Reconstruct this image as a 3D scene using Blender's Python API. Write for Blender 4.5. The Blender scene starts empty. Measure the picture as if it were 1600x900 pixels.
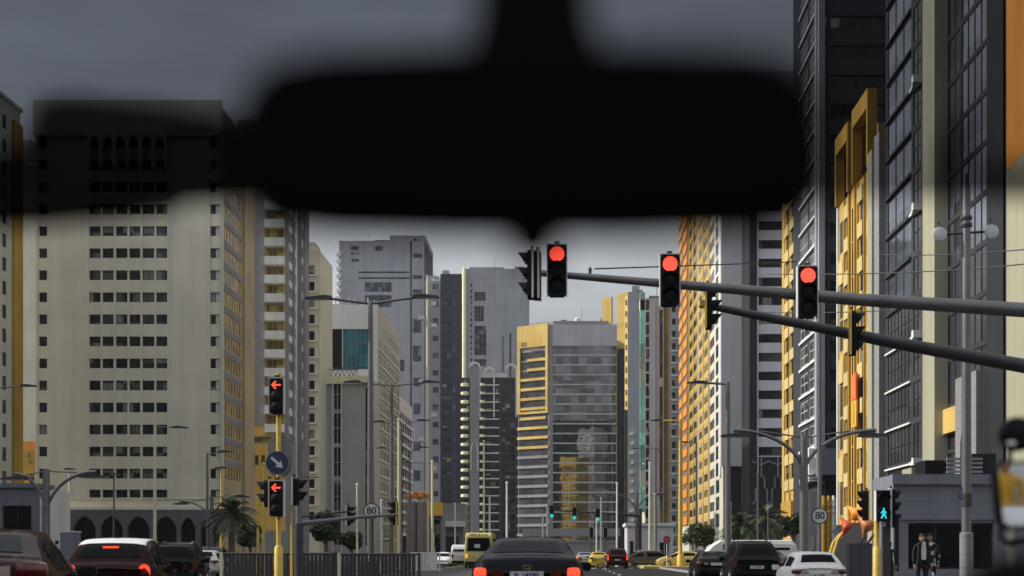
import bpy, bmesh, math, random
from mathutils import Vector, Matrix

random.seed(7)
sc = bpy.context.scene
COL = sc.collection
R = math.radians
PI = math.pi
F = 2222.2            # focal length in photo pixels
VX, HY, CH = 880.0, 866.0, 1.25   # vanishing point of the street, eye height


def wx(px, D):
    return (px - VX) * D / F


def wz(py, D):
    return CH + (HY - py) * D / F


def dpx(px, X):
    """distance at which the plane x = X crosses photo column px"""
    return X * F / (px - VX)


# ------------------------------------------------------------------ materials
def nd(nt, t, **kw):
    n = nt.nodes.new(t)
    for k, v in kw.items():
        setattr(n, k, v)
    return n


def new_mat(name):
    m = bpy.data.materials.new(name)
    m.use_nodes = True
    nt = m.node_tree
    return m, nt, nt.nodes['Principled BSDF']


def wall_uv(nt):
    """x+y, z of the object's own coordinates: runs along any upright wall"""
    tc = nd(nt, 'ShaderNodeTexCoord')
    sp = nd(nt, 'ShaderNodeSeparateXYZ')
    nt.links.new(tc.outputs['Object'], sp.inputs[0])
    ad = nd(nt, 'ShaderNodeMath', operation='ADD')
    nt.links.new(sp.outputs[0], ad.inputs[0])
    nt.links.new(sp.outputs[1], ad.inputs[1])
    cb = nd(nt, 'ShaderNodeCombineXYZ')
    nt.links.new(ad.outputs[0], cb.inputs[0])
    nt.links.new(sp.outputs[2], cb.inputs[1])
    return cb.outputs[0], tc


def ramp(nt, src, c0, c1, p0=0.3, p1=0.7):
    r = nd(nt, 'ShaderNodeValToRGB')
    r.color_ramp.elements[0].position = p0
    r.color_ramp.elements[1].position = p1
    r.color_ramp.elements[0].color = (*c0, 1)
    r.color_ramp.elements[1].color = (*c1, 1)
    nt.links.new(src, r.inputs[0])
    return r.outputs[0]


def mul(c, k):
    return tuple(min(1, x * k) for x in c)


def wall(name, col, var=.14, rough=.8, tile=None, joint=.6, streak=.12):
    """painted or clad wall: blotchy tone, rain streaks, optional panel joints"""
    m, nt, b = new_mat(name)
    uv, tc = wall_uv(nt)
    n1 = nd(nt, 'ShaderNodeTexNoise')
    n1.inputs['Scale'].default_value = .16
    n1.inputs['Detail'].default_value = 6
    nt.links.new(uv, n1.inputs['Vector'])
    base = ramp(nt, n1.outputs['Fac'], mul(col, 1 - var), mul(col, 1 + var))
    mp = nd(nt, 'ShaderNodeMapping')
    mp.inputs['Scale'].default_value = (.9, .035, 1)
    nt.links.new(uv, mp.inputs['Vector'])
    n2 = nd(nt, 'ShaderNodeTexNoise')
    n2.inputs['Scale'].default_value = 1.0
    n2.inputs['Detail'].default_value = 4
    nt.links.new(mp.outputs[0], n2.inputs['Vector'])
    st = ramp(nt, n2.outputs['Fac'], (1 - streak * 1.3,) * 3, (1, 1, 1), .25, .6)
    mx = nd(nt, 'ShaderNodeMixRGB', blend_type='MULTIPLY')
    mx.inputs[0].default_value = 1
    nt.links.new(base, mx.inputs[1])
    nt.links.new(st, mx.inputs[2])
    out = mx.outputs[0]
    if tile:
        br = nd(nt, 'ShaderNodeTexBrick')
        br.offset = 0
        br.inputs['Scale'].default_value = 1
        br.inputs['Brick Width'].default_value = tile[0]
        br.inputs['Row Height'].default_value = tile[1]
        br.inputs['Mortar Size'].default_value = tile[2] if len(tile) > 2 else .04
        br.inputs['Color1'].default_value = (1, 1, 1, 1)
        br.inputs['Color2'].default_value = (.965, .965, .965, 1)
        br.inputs['Mortar'].default_value = (joint, joint, joint, 1)
        nt.links.new(uv, br.inputs['Vector'])
        m2 = nd(nt, 'ShaderNodeMixRGB', blend_type='MULTIPLY')
        m2.inputs[0].default_value = 1
        nt.links.new(out, m2.inputs[1])
        nt.links.new(br.outputs['Color'], m2.inputs[2])
        out = m2.outputs[0]
    nt.links.new(out, b.inputs['Base Color'])
    b.inputs['Roughness'].default_value = rough
    b.inputs['Specular IOR Level'].default_value = .25
    return m


def glass(name, col=(.010, .011, .013), rough=.07, spec=.3, metal=0.0, blinds=.22, tint=(.30, .28, .24), cell=1.7, wave=.05):
    """dark window pane; some panes show a pale blind or curtain behind"""
    m, nt, b = new_mat(name)
    geo = nd(nt, 'ShaderNodeNewGeometry')
    mp = nd(nt, 'ShaderNodeVectorMath', operation='SCALE')
    mp.inputs['Scale'].default_value = 1 / cell
    nt.links.new(geo.outputs['Position'], mp.inputs[0])
    fl = nd(nt, 'ShaderNodeVectorMath', operation='FLOOR')
    nt.links.new(mp.outputs[0], fl.inputs[0])
    wn = nd(nt, 'ShaderNodeTexWhiteNoise')
    nt.links.new(fl.outputs[0], wn.inputs['Vector'])
    r = nd(nt, 'ShaderNodeValToRGB')
    r.color_ramp.interpolation = 'LINEAR'
    e = r.color_ramp.elements
    e[0].position = 0
    e[0].color = (*mul(col, .6), 1)
    e[1].position = 1
    e[1].color = (*tint, 1)
    a = r.color_ramp.elements.new(max(.02, 1 - blinds))
    a.color = (*mul(col, 1.5), 1)
    a2 = r.color_ramp.elements.new(min(.98, 1 - blinds * .55))
    a2.color = (*mul(tint, .35), 1)
    nt.links.new(wn.outputs['Value'], r.inputs[0])
    nt.links.new(r.outputs[0], b.inputs['Base Color'])
    b.inputs['Roughness'].default_value = rough
    b.inputs['Specular IOR Level'].default_value = spec
    b.inputs['Metallic'].default_value = metal
    # slight waviness so that reflections break up from pane to pane
    n = nd(nt, 'ShaderNodeTexNoise')
    n.inputs['Scale'].default_value = .5
    nt.links.new(geo.outputs['Position'], n.inputs['Vector'])
    bp = nd(nt, 'ShaderNodeBump')
    bp.inputs['Strength'].default_value = wave
    bp.inputs['Distance'].default_value = .2
    nt.links.new(n.outputs['Fac'], bp.inputs['Height'])
    nt.links.new(bp.outputs[0], b.inputs['Normal'])
    return m


def plain(name, col, rough=.5, metal=0, spec=.4, coat=0, emit=None, strength=1.0, var=.08, scale=9.0):
    m, nt, b = new_mat(name)
    tc = nd(nt, 'ShaderNodeTexCoord')
    n = nd(nt, 'ShaderNodeTexNoise')
    n.inputs['Scale'].default_value = scale
    n.inputs['Detail'].default_value = 5
    nt.links.new(tc.outputs['Object'], n.inputs['Vector'])
    nt.links.new(ramp(nt, n.outputs['Fac'], mul(col, 1 - var), mul(col, 1 + var)), b.inputs['Base Color'])
    b.inputs['Roughness'].default_value = rough
    b.inputs['Metallic'].default_value = metal
    b.inputs['Specular IOR Level'].default_value = spec
    b.inputs['Coat Weight'].default_value = coat
    b.inputs['Coat Roughness'].default_value = .04
    if emit:
        b.inputs['Emission Color'].default_value = (*emit, 1)
        b.inputs['Emission Strength'].default_value = strength
    return m


M = {}
M['beige'] = wall('beige_render', (.77, .73, .60), .07, tile=(5.15, 3.2, .035), joint=.90, streak=.09)
M['cream'] = wall('cream_render', (.58, .56, .46), .08, streak=.07)
M['ochre'] = wall('ochre_render', (.56, .36, .10), .12)
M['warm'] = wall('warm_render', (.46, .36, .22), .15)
M['cream_stone'] = wall('cream_stone', (.34, .33, .24), .06)
M['gold'] = wall('gold_panel', (.48, .29, .05), .18, tile=(2.2, 3.3, .03), joint=.7, streak=.2)
M['yellow'] = wall('yellow_panel', (.57, .40, .12), .18, tile=(1.6, 1.65, .03), joint=.75, streak=.2)
M['orange'] = wall('orange_panel', (.62, .26, .045), .12, streak=.08)
M['bronze'] = wall('bronze_panel', (.20, .13, .08), .12)
M['grey'] = wall('grey_cladding', (.60, .60, .62), .06, tile=(1.8, 3.3, .02), joint=.86)
M['grey_plain'] = wall('grey_render', (.60, .60, .62), .06, streak=.05)
M['mid'] = wall('mid_grey_cladding', (.25, .25, .265), .08, tile=(1.4, 1.1, .03), joint=.7)
M['slate'] = wall('slate_cladding', (.042, .044, .052), .10, tile=(1.4, 1.1, .03), joint=.7)
M['dark'] = wall('dark_cladding', (.02, .021, .025), .15)
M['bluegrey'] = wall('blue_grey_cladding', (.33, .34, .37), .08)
M['navy'] = wall('navy_cladding', (.028, .031, .048), .12)
M['white'] = wall('white_render', (.72, .72, .70), .07, streak=.10)
M['podium'] = wall('podium_stone', (.19, .20, .24), .07, tile=(1.5, 1.25, .015), joint=.6)
M['arcade'] = wall('arcade_stone', (.15, .15, .175), .10)  # shade over the arcade is put into this dark colour
M['tower_band'] = wall('tower_parapet', (.44, .44, .46), .08)
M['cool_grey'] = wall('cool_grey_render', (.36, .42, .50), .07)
M['mirrored_gold'] = wall('ochre_tower_render', (.85, .56, .10), .1)
M['drum'] = wall('drum_render', (.24, .19, .18), .12)
M['stone_grey'] = wall('stone_grey_render', (.42, .42, .41), .08, streak=.05)
M['roof'] = wall('roof_screed', (.28, .27, .26), .2)
M['glass'] = glass('window_glass')
M['glass_l'] = glass('window_glass_with_curtains', (.012, .013, .015), blinds=.42, tint=(.34, .32, .27), cell=1.45)
M['glass_b'] = glass('window_glass_bluish', (.02, .026, .036), tint=(.20, .24, .30), blinds=.25)
M['glass_y'] = glass('window_glass_yellow_curtain', (.10, .08, .02), tint=(.48, .38, .10), blinds=.6, cell=1.3)
M['glass_ref'] = glass('curtain_wall_glass', (.035, .035, .042), rough=.12, spec=.12, metal=0, blinds=.1, tint=(.08, .08, .085), cell=3.3)
M['glass_sky'] = glass('sky_reflecting_glass', (.15, .17, .21), rough=.05, spec=.5, metal=.7, blinds=.1, tint=(.2, .22, .26), cell=3.3)
M['glass_tower'] = glass('street_end_tower_glass', (.16, .16, .165), rough=.012, spec=1.0, metal=.96, blinds=.10, tint=(.26, .26, .26), cell=2.6, wave=.012)
M['teal'] = glass('teal_glass', (.02, .13, .17), rough=.12, spec=.6, blinds=.35, tint=(.04, .20, .26), cell=2.4)
M['mint'] = glass('mint_glass_panel', (.16, .42, .38), rough=.25, spec=.5, blinds=.35, tint=(.42, .55, .50), cell=3.3)
M['blind'] = plain('white_blind', (.62, .63, .62), .7)
M['frame'] = plain('window_frame_grey', (.22, .22, .23), .45, var=.1)
M['frame_w'] = plain('window_frame_white', (.62, .62, .60), .5)
M['frame_g'] = plain('window_frame_gold', (.62, .42, .10), .45)
M['frame_d'] = plain('window_frame_dark', (.016, .016, .018), .45)
M['slab_w'] = wall('pale_slab_edge', (.70, .71, .70), .1)
M['slab_l'] = wall('sunlit_lime_edge', (.80, .80, .52), .1)  # brightness raised to stand for sun on ledge and balcony edges
M['void'] = plain('near_black_interior', (.012, .012, .014), .9, spec=.1)  # near black colour stands for the darkness inside openings
M['pole'] = plain('galvanised_steel', (.17, .17, .175), .45, metal=.6, scale=2.0, var=.15)
M['pole_d'] = plain('dark_painted_steel', (.045, .045, .05), .5, scale=2.0, var=.15)
M['pole_c'] = plain('cream_or_sunlit_pole', (.70, .66, .45), .55)  # cream stands for sunlight on the posts; barrier posts are cream themselves
M['pole_y'] = plain('yellow_painted_pole', (.66, .46, .09), .5, var=.15, scale=4.0)
M['pole_w'] = plain('white_or_sunlit_pole', (.70, .70, .68), .5)  # white also stands for sunlight on the slender posts
M['black'] = plain('black_plastic', (.010, .010, .011), .6, spec=.15)
M['soft_black'] = plain('matt_black_plastic', (.004, .004, .0045), .9, spec=.05)
M['rubber'] = plain('tyre_rubber', (.02, .02, .021), .8)
M['rim'] = plain('alloy_rim', (.45, .45, .47), .3, metal=.9)
M['chrome'] = plain('chrome_trim', (.6, .6, .62), .15, metal=1)
M['asphalt'] = plain('asphalt', (.03, .03, .032), .85, spec=.05, scale=.8, var=.3)
M['paving'] = wall('concrete_paving', (.06, .06, .06), .15)
M['kerb_y'] = plain('yellow_kerb_paint', (.55, .45, .14), .7, scale=.8, var=.25)
M['kerb'] = plain('kerb_concrete', (.28, .28, .27), .8)
M['line'] = plain('road_paint', (.62, .62, .60), .7, scale=3, var=.2)
M['leaf_palm'] = plain('palm_leaf', (.055, .075, .04), .6, scale=1.5, var=.4)
M['leaf'] = plain('tree_leaf', (.045, .065, .03), .65, scale=1.2, var=.5)
M['pale_gold'] = wall('pale_gold_panel', (.58, .46, .21), .15, streak=.15)
M['bark'] = plain('palm_bark', (.16, .13, .10), .9, scale=6, var=.3)
M['sail_o'] = plain('orange_sail', (.85, .30, .04), .45, scale=1)
M['sail_r'] = plain('red_sail', (.55, .08, .03), .45, scale=1)
M['sail_b'] = plain('rust_sail', (.50, .17, .05), .45, scale=1)
M['red_lens'] = plain('lit_red_lens', (.5, .03, .02), .4, emit=(1.0, .085, .05), strength=1.15, var=.02)
M['green_lens'] = plain('lit_green_lens', (.02, .4, .35), .4, emit=(.05, .75, .62), strength=.5, var=.02)
M['cyan'] = plain('lit_cyan_figure', (.02, .4, .45), .4, emit=(.04, .52, .60), strength=.9, var=.02)
M['amber'] = plain('lit_amber_lamp', (.5, .2, .02), .4, emit=(1, .35, .03), strength=.9, var=.02)
M['brake'] = plain('lit_brake_lamp', (.5, .02, .01), .25, emit=(1.0, .07, .03), strength=1.0, var=.02)
M['lamp_off'] = plain('unlit_red_lamp', (.10, .006, .006), .15, coat=.6)
M['lamp_clear'] = plain('clear_lamp_cover', (.40, .30, .27), .15, coat=.6)
M['dark_lens'] = plain('unlit_lens', (.008, .008, .009), .6, spec=.15)
M['blue'] = plain('blue_sign_face', (.025, .035, .10), .4)
M['sign_w'] = plain('white_sign_face', (.60, .60, .58), .5)
M['sign_grey'] = plain('sign_back_grey', (.22, .22, .24), .5)
M['sign_red'] = plain('red_sign_face', (.35, .04, .04), .5)
M['ink'] = plain('black_ink', (.01, .01, .01), .6)
M['plate'] = plain('number_plate_face', (.55, .55, .55), .45)
M['banner_r'] = plain('red_banner', (.72, .10, .03), .55)
M['banner_y'] = plain('yellow_banner', (.75, .45, .05), .55)
M['skin'] = plain('skin', (.30, .17, .11), .5)
M['skin_o'] = plain('skin_with_painted_sun', (.55, .20, .10), .5)  # orange of sunlight on the face put into the skin colour
M['cloth_k'] = plain('black_cloth', (.012, .012, .014), .85)
M['cloth_w'] = plain('white_cloth', (.60, .60, .58), .85)
M['cloth_y'] = plain('yellow_cloth', (.75, .42, .04), .8)
M['cabinet'] = plain('cabinet_grey', (.06, .06, .066), .5)


def paint(name, col, metal=0, rough=.22):
    return plain(name, col, rough, metal=metal, spec=0, coat=.28, var=.03)


P_ = {
    'black': paint('black_car_paint', (.010, .010, .012)),
    'maroon': paint('maroon_car_paint', (.030, .011, .009)),
    'wine': paint('wine_car_paint', (.018, .006, .005)),
    'white': paint('white_car_paint', (.70, .70, .70), 0),
    'silver': paint('silver_car_paint', (.34, .34, .36), .6),
    'grey': paint('grey_car_paint', (.10, .10, .11), .4),
    'gold': paint('gold_car_paint', (.55, .44, .17), .3),
    'taxi': paint('yellow_taxi_paint', (.52, .39, .06), 0),
    'bus': paint('pale_yellow_bus_paint', (.55, .50, .20), 0),
    'dkred': paint('dark_red_car_paint', (.045, .010, .010)),
}
M['car_glass'] = plain('car_glass', (.005, .006, .007), .10, spec=0, coat=.22, var=.02)

# film on the windscreen: a tint that passes part of the light
def film(name, col):
    m = bpy.data.materials.new(name)
    m.use_nodes = True
    nt = m.node_tree
    nt.nodes.clear()
    o = nd(nt, 'ShaderNodeOutputMaterial')
    t = nd(nt, 'ShaderNodeBsdfTransparent')
    t.inputs[0].default_value = (*col, 1)
    nt.links.new(t.outputs[0], o.inputs[0])
    return m


# ------------------------------------------------------------------ mesh builder
class MB:
    def __init__(s):
        s.v, s.f, s.m = [], [], []

    def add(s, vs, fs, mi=0):
        o = len(s.v)
        s.v += [tuple(v) for v in vs]
        s.f += [tuple(i + o for i in f) for f in fs]
        s.m += [mi] * len(fs)
        return s

    def quad(s, a, b, c, d, mi=0):
        return s.add([a, b, c, d], [(0, 1, 2, 3)], mi)

    def box(s, x0, x1, y0, y1, z0, z1, mi=0):
        if x0 > x1: x0, x1 = x1, x0
        if y0 > y1: y0, y1 = y1, y0
        if z0 > z1: z0, z1 = z1, z0
        v = [(x0, y0, z0), (x1, y0, z0), (x1, y1, z0), (x0, y1, z0), (x0, y0, z1), (x1, y0, z1), (x1, y1, z1), (x0, y1, z1)]
        return s.add(v, [(3, 2, 1, 0), (4, 5, 6, 7), (0, 1, 5, 4), (1, 2, 6, 5), (2, 3, 7, 6), (3, 0, 4, 7)], mi)

    def prism(s, pts, axis, a, b, mi=0):
        """extrude a 2-D polygon along axis 'y' (pts are x,z), 'x' (y,z) or 'z' (x,y)"""
        def w(p, t):
            return (p[0], t, p[1]) if axis == 'y' else (t, p[0], p[1]) if axis == 'x' else (p[0], p[1], t)
        n = len(pts)
        v = [w(p, a) for p in pts] + [w(p, b) for p in pts]
        f = [tuple(range(n)), tuple(range(2 * n - 1, n - 1, -1))]
        f += [(i, (i + 1) % n + 0, (i + 1) % n + n, i + n)[::-1] for i in range(n)]
        return s.add(v, f, mi)

    def tube(s, pts, r, n=8, mi=0, cap=True):
        pts = [Vector(p) for p in pts]
        rs = r if isinstance(r, (list, tuple)) else [r] * len(pts)
        rings = []
        up = None
        for i, p in enumerate(pts):
            t = (pts[min(i + 1, len(pts) - 1)] - pts[max(i - 1, 0)]).normalized()
            if up is None:
                up = Vector((0, 0, 1)) if abs(t.z) < .9 else Vector((1, 0, 0))
            a = t.cross(up).normalized()
            b = a.cross(t).normalized()
            up = b
            rings.append([p + (a * math.cos(2 * PI * k / n) + b * math.sin(2 * PI * k / n)) * rs[i] for k in range(n)])
        v = [q for ring in rings for q in ring]
        f = []
        for i in range(len(rings) - 1):
            for k in range(n):
                f.append((i * n + k, i * n + (k + 1) % n, (i + 1) * n + (k + 1) % n, (i + 1) * n + k))
        if cap:
            f.append(tuple(range(n))[::-1])
            f.append(tuple((len(rings) - 1) * n + k for k in range(n)))
        return s.add(v, f, mi)

    def lathe(s, prof, n=16, mi=0, c=(0, 0, 0), axis='z'):
        v, f = [], []
        for (r, h) in prof:
            for k in range(n):
                a = 2 * PI * k / n
                x, y = r * math.cos(a), r * math.sin(a)
                v.append((c[0] + x, c[1] + y, c[2] + h) if axis == 'z' else (c[0] + x, c[1] + h, c[2] + y) if axis == 'y' else (c[0] + h, c[1] + x, c[2] + y))
        m = len(prof)
        for i in range(m - 1):
            for k in range(n):
                f.append((i * n + k, i * n + (k + 1) % n, (i + 1) * n + (k + 1) % n, (i + 1) * n + k))
        f.append(tuple(range(n))[::-1])
        f.append(tuple((m - 1) * n + k for k in range(n)))
        return s.add(v, f, mi)

    def mesh(s, name, mats, smooth=False):
        me = bpy.data.meshes.new(name)
        me.from_pydata(s.v, [], s.f)
        for m in (mats if isinstance(mats, (list, tuple)) else [mats]):
            me.materials.append(m)
        for p, i in zip(me.polygons, s.m):
            p.material_index = i
            p.use_smooth = smooth
        bm = bmesh.new()
        bm.from_mesh(me)
        bmesh.ops.recalc_face_normals(bm, faces=bm.faces)
        bm.to_mesh(me)
        bm.free()
        if smooth:
            try:
                me.set_sharp_from_angle(angle=R(40))
            except Exception:
                pass
        return me

    def build(s, name, mats, parent=None, smooth=False, loc=(0, 0, 0)):
        o = bpy.data.objects.new(name, s.mesh(name, mats, smooth))
        COL.objects.link(o)
        o.location = loc
        o.parent = parent
        return o


def tag(o, label=None, cat=None, group=None, kind=None):
    for k, v in (('label', label), ('category', cat), ('group', group), ('kind', kind)):
        if v:
            o[k] = v
    return o


def thing(name, label, cat, loc=(0, 0, 0), rz=0, group=None):
    o = bpy.data.objects.new(name, None)
    COL.objects.link(o)
    o.location = loc
    o.rotation_euler = (0, 0, rz)
    return tag(o, label, cat, group)


def kids(o):
    return [c for c in bpy.data.objects if c.parent is o]


def copy_tree(o, parent=None):
    c = o.copy()
    COL.objects.link(c)
    c.parent = parent
    for ch in kids(o):
        copy_tree(ch, c)
    return c


def place_mesh(name, me, parent, mat):
    o = bpy.data.objects.new(name, me)
    COL.objects.link(o)
    o.parent = parent
    o.matrix_local = mat
    return o


def text_mesh(s, size, depth=.004):
    """upright lettering in the x-z plane, centred, facing -y"""
    cu = bpy.data.curves.new('lettering', 'FONT')
    cu.body = s
    cu.size = size
    cu.align_x = 'CENTER'
    cu.align_y = 'CENTER'
    cu.extrude = depth
    cu.offset = size * .012
    ob = bpy.data.objects.new('lettering', cu)
    COL.objects.link(ob)
    dg = bpy.context.evaluated_depsgraph_get()
    me = bpy.data.meshes.new_from_object(ob.evaluated_get(dg))
    bpy.data.objects.remove(ob)
    me.transform(Matrix.Rotation(PI / 2, 4, 'X'))
    return me


def add_text(s, size, mat, parent, loc, name='lettering', rz=0):
    me = text_mesh(s, size)
    me.materials.clear()
    me.materials.append(mat)
    o = bpy.data.objects.new(name, me)
    COL.objects.link(o)
    o.parent = parent
    o.location = loc
    o.rotation_euler = (0, 0, rz)
    return o


# ------------------------------------------------------------------ buildings
WIN = {}


def win_mesh(w, h, st, d=.28):
    """a framed pane: x across, z up, y into the wall; st = (glass, frame, mullions, transoms, blind)"""
    key = (round(w, 2), round(h, 2), st, d)
    if key in WIN:
        return WIN[key]
    g, fr, nm, nt_, bl = st
    mb = MB()
    d = .18 if h >= 3 and d > .2 else d
    mb.box(.02, w - .02, d, d + .04, .02, h - .02, 0)
    t = min(.09, w * .07)
    mb.box(0.003, t, d - .05, d + .02, 0.003, h - .003, 1)
    mb.box(w - t, w - .003, d - .05, d + .02, 0.003, h - .003, 1)
    mb.box(t, w - t, d - .05, d + .02, 0.003, t, 1)
    mb.box(t, w - t, d - .05, d + .02, h - t, h - .003, 1)
    for i in range(nm):
        x = w * (i + 1) / (nm + 1)
        mb.box(x - t / 2, x + t / 2, d - .045, d + .02, t, h - t, 1)
    for i in range(nt_):
        z = h * (i + 1) / (nt_ + 1)
        mb.box(t, w - t, d - .04, d + .02, z - t / 2, z + t / 2, 1)
    mats = [M[g], M[fr]]
    if bl:
        mb.box(w * .55, w - t - .02, d - .03, d - .008, h * .06, h - t, 2)
        mats.append(M['blind'])
    WIN[key] = mb.mesh('window', mats)
    return WIN[key]


SIDES = {'front': ((0, 0), (1, 0), (0, -1)), 'right': ((1, 0), (0, 1), (1, 0)), 'back': ((1, 1), (-1, 0), (0, 1)), 'left': ((0, 1), (0, -1), (-1, 0))}


def facade(mb, O, U, N, W, H, ops, depth, mi, mr):
    """wall with real openings; O is the left foot, U runs along the wall, N points out"""
    us = sorted({0, W} | {round(o[0], 4) for o in ops} | {round(o[1], 4) for o in ops})
    zs = sorted({0, H} | {round(o[2], 4) for o in ops} | {round(o[3], 4) for o in ops})

    def p(u, z, d=0):
        return (O[0] + U[0] * u - N[0] * d, O[1] + U[1] * u - N[1] * d, z)
    import bisect
    hole = set()
    for o in ops:
        i0, i1 = bisect.bisect_left(us, round(o[0], 4)), bisect.bisect_left(us, round(o[1], 4))
        j0, j1 = bisect.bisect_left(zs, round(o[2], 4)), bisect.bisect_left(zs, round(o[3], 4))
        for i in range(i0, i1):
            for j in range(j0, j1):
                hole.add((i, j))
        a, b, c, d_ = o[:4]
        mb.quad(p(a, c), p(a, d_), p(a, d_, depth), p(a, c, depth), mr)
        mb.quad(p(b, c), p(b, c, depth), p(b, d_, depth), p(b, d_), mr)
        mb.quad(p(a, d_), p(b, d_), p(b, d_, depth), p(a, d_, depth), mr)
        mb.quad(p(a, c), p(a, c, depth), p(b, c, depth), p(b, c), mr)
        mb.quad(p(a, c, depth), p(a, d_, depth), p(b, d_, depth), p(b, c, depth), mr)
    for j in range(len(zs) - 1):
        i = 0
        while i < len(us) - 1:
            if (i, j) in hole:
                i += 1
                continue
            k = i
            while k + 1 < len(us) - 1 and (k + 1, j) not in hole:
                k += 1
            mb.quad(p(us[i], zs[j]), p(us[k + 1], zs[j]), p(us[k + 1], zs[j + 1]), p(us[i], zs[j + 1]), mi)
            i = k + 1


class Bld:
    def __init__(s, name, label, x0, x1, y0, y1, H, wallmat, cat='building', group=None, **sides):
        s.x0, s.x1, s.y0, s.y1, s.H = x0, x1, y0, y1, H
        s.c = ((x0 + x1) / 2, (y0 + y1) / 2)
        s.root = thing(name, label, cat, (s.c[0], s.c[1], 0), 0, group)
        s.wallmat = wallmat
        s.sides = sides
        s.ops = {k: [] for k in SIDES}

    def L(s, x, y):
        return x - s.c[0], y - s.c[1]

    def u(s, side, px):
        """photo column -> metres along that side"""
        if side == 'front':
            return wx(px, s.y0) - s.x0
        if side == 'right':
            return dpx(px, s.x1) - s.y0
        return s.y1 - dpx(px, s.x0)

    def win(s, side, u0, u1, z0, z1, st, part='window'):
        W = s.x1 - s.x0 if side in ('front', 'back') else s.y1 - s.y0
        if u0 > u1: u0, u1 = u1, u0
        if u0 < .05 or u1 > W - .05 or z1 > s.H - .05 or z0 < .0 or u1 - u0 < .1:
            return
        s.ops[side].append((u0, u1, z0, z1, st, part))

    def rows(s, side, cols, z0, h, step, st, zmax=None, part='window'):
        """cols: list of (px0, px1); a window per column per storey"""
        z = z0
        while z + h < (zmax or s.H - .6):
            for c in cols:
                a, b = (s.u(side, c[0]), s.u(side, c[1])) if len(c) == 2 or c[2] != 'm' else c[:2]
                s.win(side, a, b, z, z + h, c[-1] if isinstance(c[-1], tuple) else st, part)
            z += step

    def box(s, name, x0, x1, y0, y1, z0, z1, mat, parent=None, stuff=False):
        o = MB().box(x0 - s.c[0], x1 - s.c[0], y0 - s.c[1], y1 - s.c[1], z0, z1).build(name, mat, parent or s.root)
        return o

    def finish(s, depth=.35, reveal=None, parapet=.9):
        mb = MB()
        mats = [s.wallmat, reveal or s.wallmat, M['roof']]
        for side, (o, U, N) in SIDES.items():
            W = s.x1 - s.x0 if side in ('front', 'back') else s.y1 - s.y0
            O = ((s.x1 if o[0] else s.x0) - s.c[0], (s.y1 if o[1] else s.y0) - s.c[1])
            mi = 0
            if side in s.sides:
                mats.append(s.sides[side])
                mi = len(mats) - 1
            facade(mb, O, U, N, W, s.H, s.ops[side], depth if side in ('front', 'back') else .14, mi, mi if mi else 1)
        x0, x1, y0, y1 = s.x0 - s.c[0], s.x1 - s.c[0], s.y0 - s.c[1], s.y1 - s.c[1]
        H, t = s.H, .3
        mb.quad((x0, y0, H - parapet), (x1, y0, H - parapet), (x1, y1, H - parapet), (x0, y1, H - parapet), 2)
        # parapet: inner faces and top
        for a, b, c, d in (((x0, y0), (x1, y0), (x1 - t, y0 + t), (x0 + t, y0 + t)), ((x1, y0), (x1, y1), (x1 - t, y1 - t), (x1 - t, y0 + t)),
                           ((x1, y1), (x0, y1), (x0 + t, y1 - t), (x1 - t, y1 - t)), ((x0, y1), (x0, y0), (x0 + t, y0 + t), (x0 + t, y1 - t))):
            mb.quad((*a, H), (*b, H), (*c, H), (*d, H), 0)
            mb.quad((*d, H), (*c, H), (*c, H - parapet), (*d, H - parapet), 0)
        wl = mb.build('wall', mats, s.root)
        # windows: the first hundred are parts, the rest one part
        n = 0
        rest = None
        restm = []
        for side, (o, U, N) in SIDES.items():
            O = ((s.x1 if o[0] else s.x0) - s.c[0], (s.y1 if o[1] else s.y0) - s.c[1])
            for (a, b, c, d, st, part) in s.ops[side]:
                if st is None:
                    continue
                w, h = b - a, d - c
                me = win_mesh(w, h, st, .28 if side in ('front', 'back') else .07)
                mt = Matrix(((U[0], -N[0], 0, O[0] + U[0] * a), (U[1], -N[1], 0, O[1] + U[1] * a), (0, 0, 1, c), (0, 0, 0, 1)))
                if round(w, 2) != w:
                    w2 = round(w, 2)
                n += 1
                if n <= 98:
                    place_mesh(part, me, s.root, mt)
                else:
                    if rest is None:
                        rest = MB()
                    for p in me.polygons:
                        mm = me.materials[p.material_index]
                        if mm not in restm:
                            restm.append(mm)
                        rest.add([mt @ me.vertices[i].co for i in p.vertices], [tuple(range(len(p.vertices)))], restm.index(mm))
        if rest:
            tag(rest.build('window', restm, s.root), kind='stuff')
        return s


def W_(g='glass', fr='frame', nm=0, nt_=0, bl=False):
    return (g, fr, nm, nt_, bl)

def wedge(b, name, x0, x1, y, d, z0, z1, mat):
    """a fin with a triangular plan whose slanting face looks left along the street"""
    return MB().prism([(x0 - b.c[0], y + d - b.c[1]), (x1 - b.c[0], y - b.c[1]), (x1 - b.c[0], y + d - b.c[1])], 'z', z0, z1).build(name, mat, b.root)


# ================================================================== BUILDINGS, left side
def pointed_bay(W, H, hw, zs, ztop, n=7):
    """wall bay polygon (x from 0..W, z) with a pointed arch cut up from the floor"""
    c = W / 2
    pts = [(0, 0), (c - hw, 0), (c - hw, zs)]
    for i in range(1, n):
        t = i / n
        pts.append((c - hw * (1 - t) ** .62 * 1.0, zs + (ztop - zs) * t ** .72))
    pts.append((c, ztop))
    for i in range(n - 1, 0, -1):
        t = i / n
        pts.append((c + hw * (1 - t) ** .62, zs + (ztop - zs) * t ** .72))
    return pts + [(c + hw, zs), (c + hw, 0), (W, 0), (W, H), (0, H)]


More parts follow.
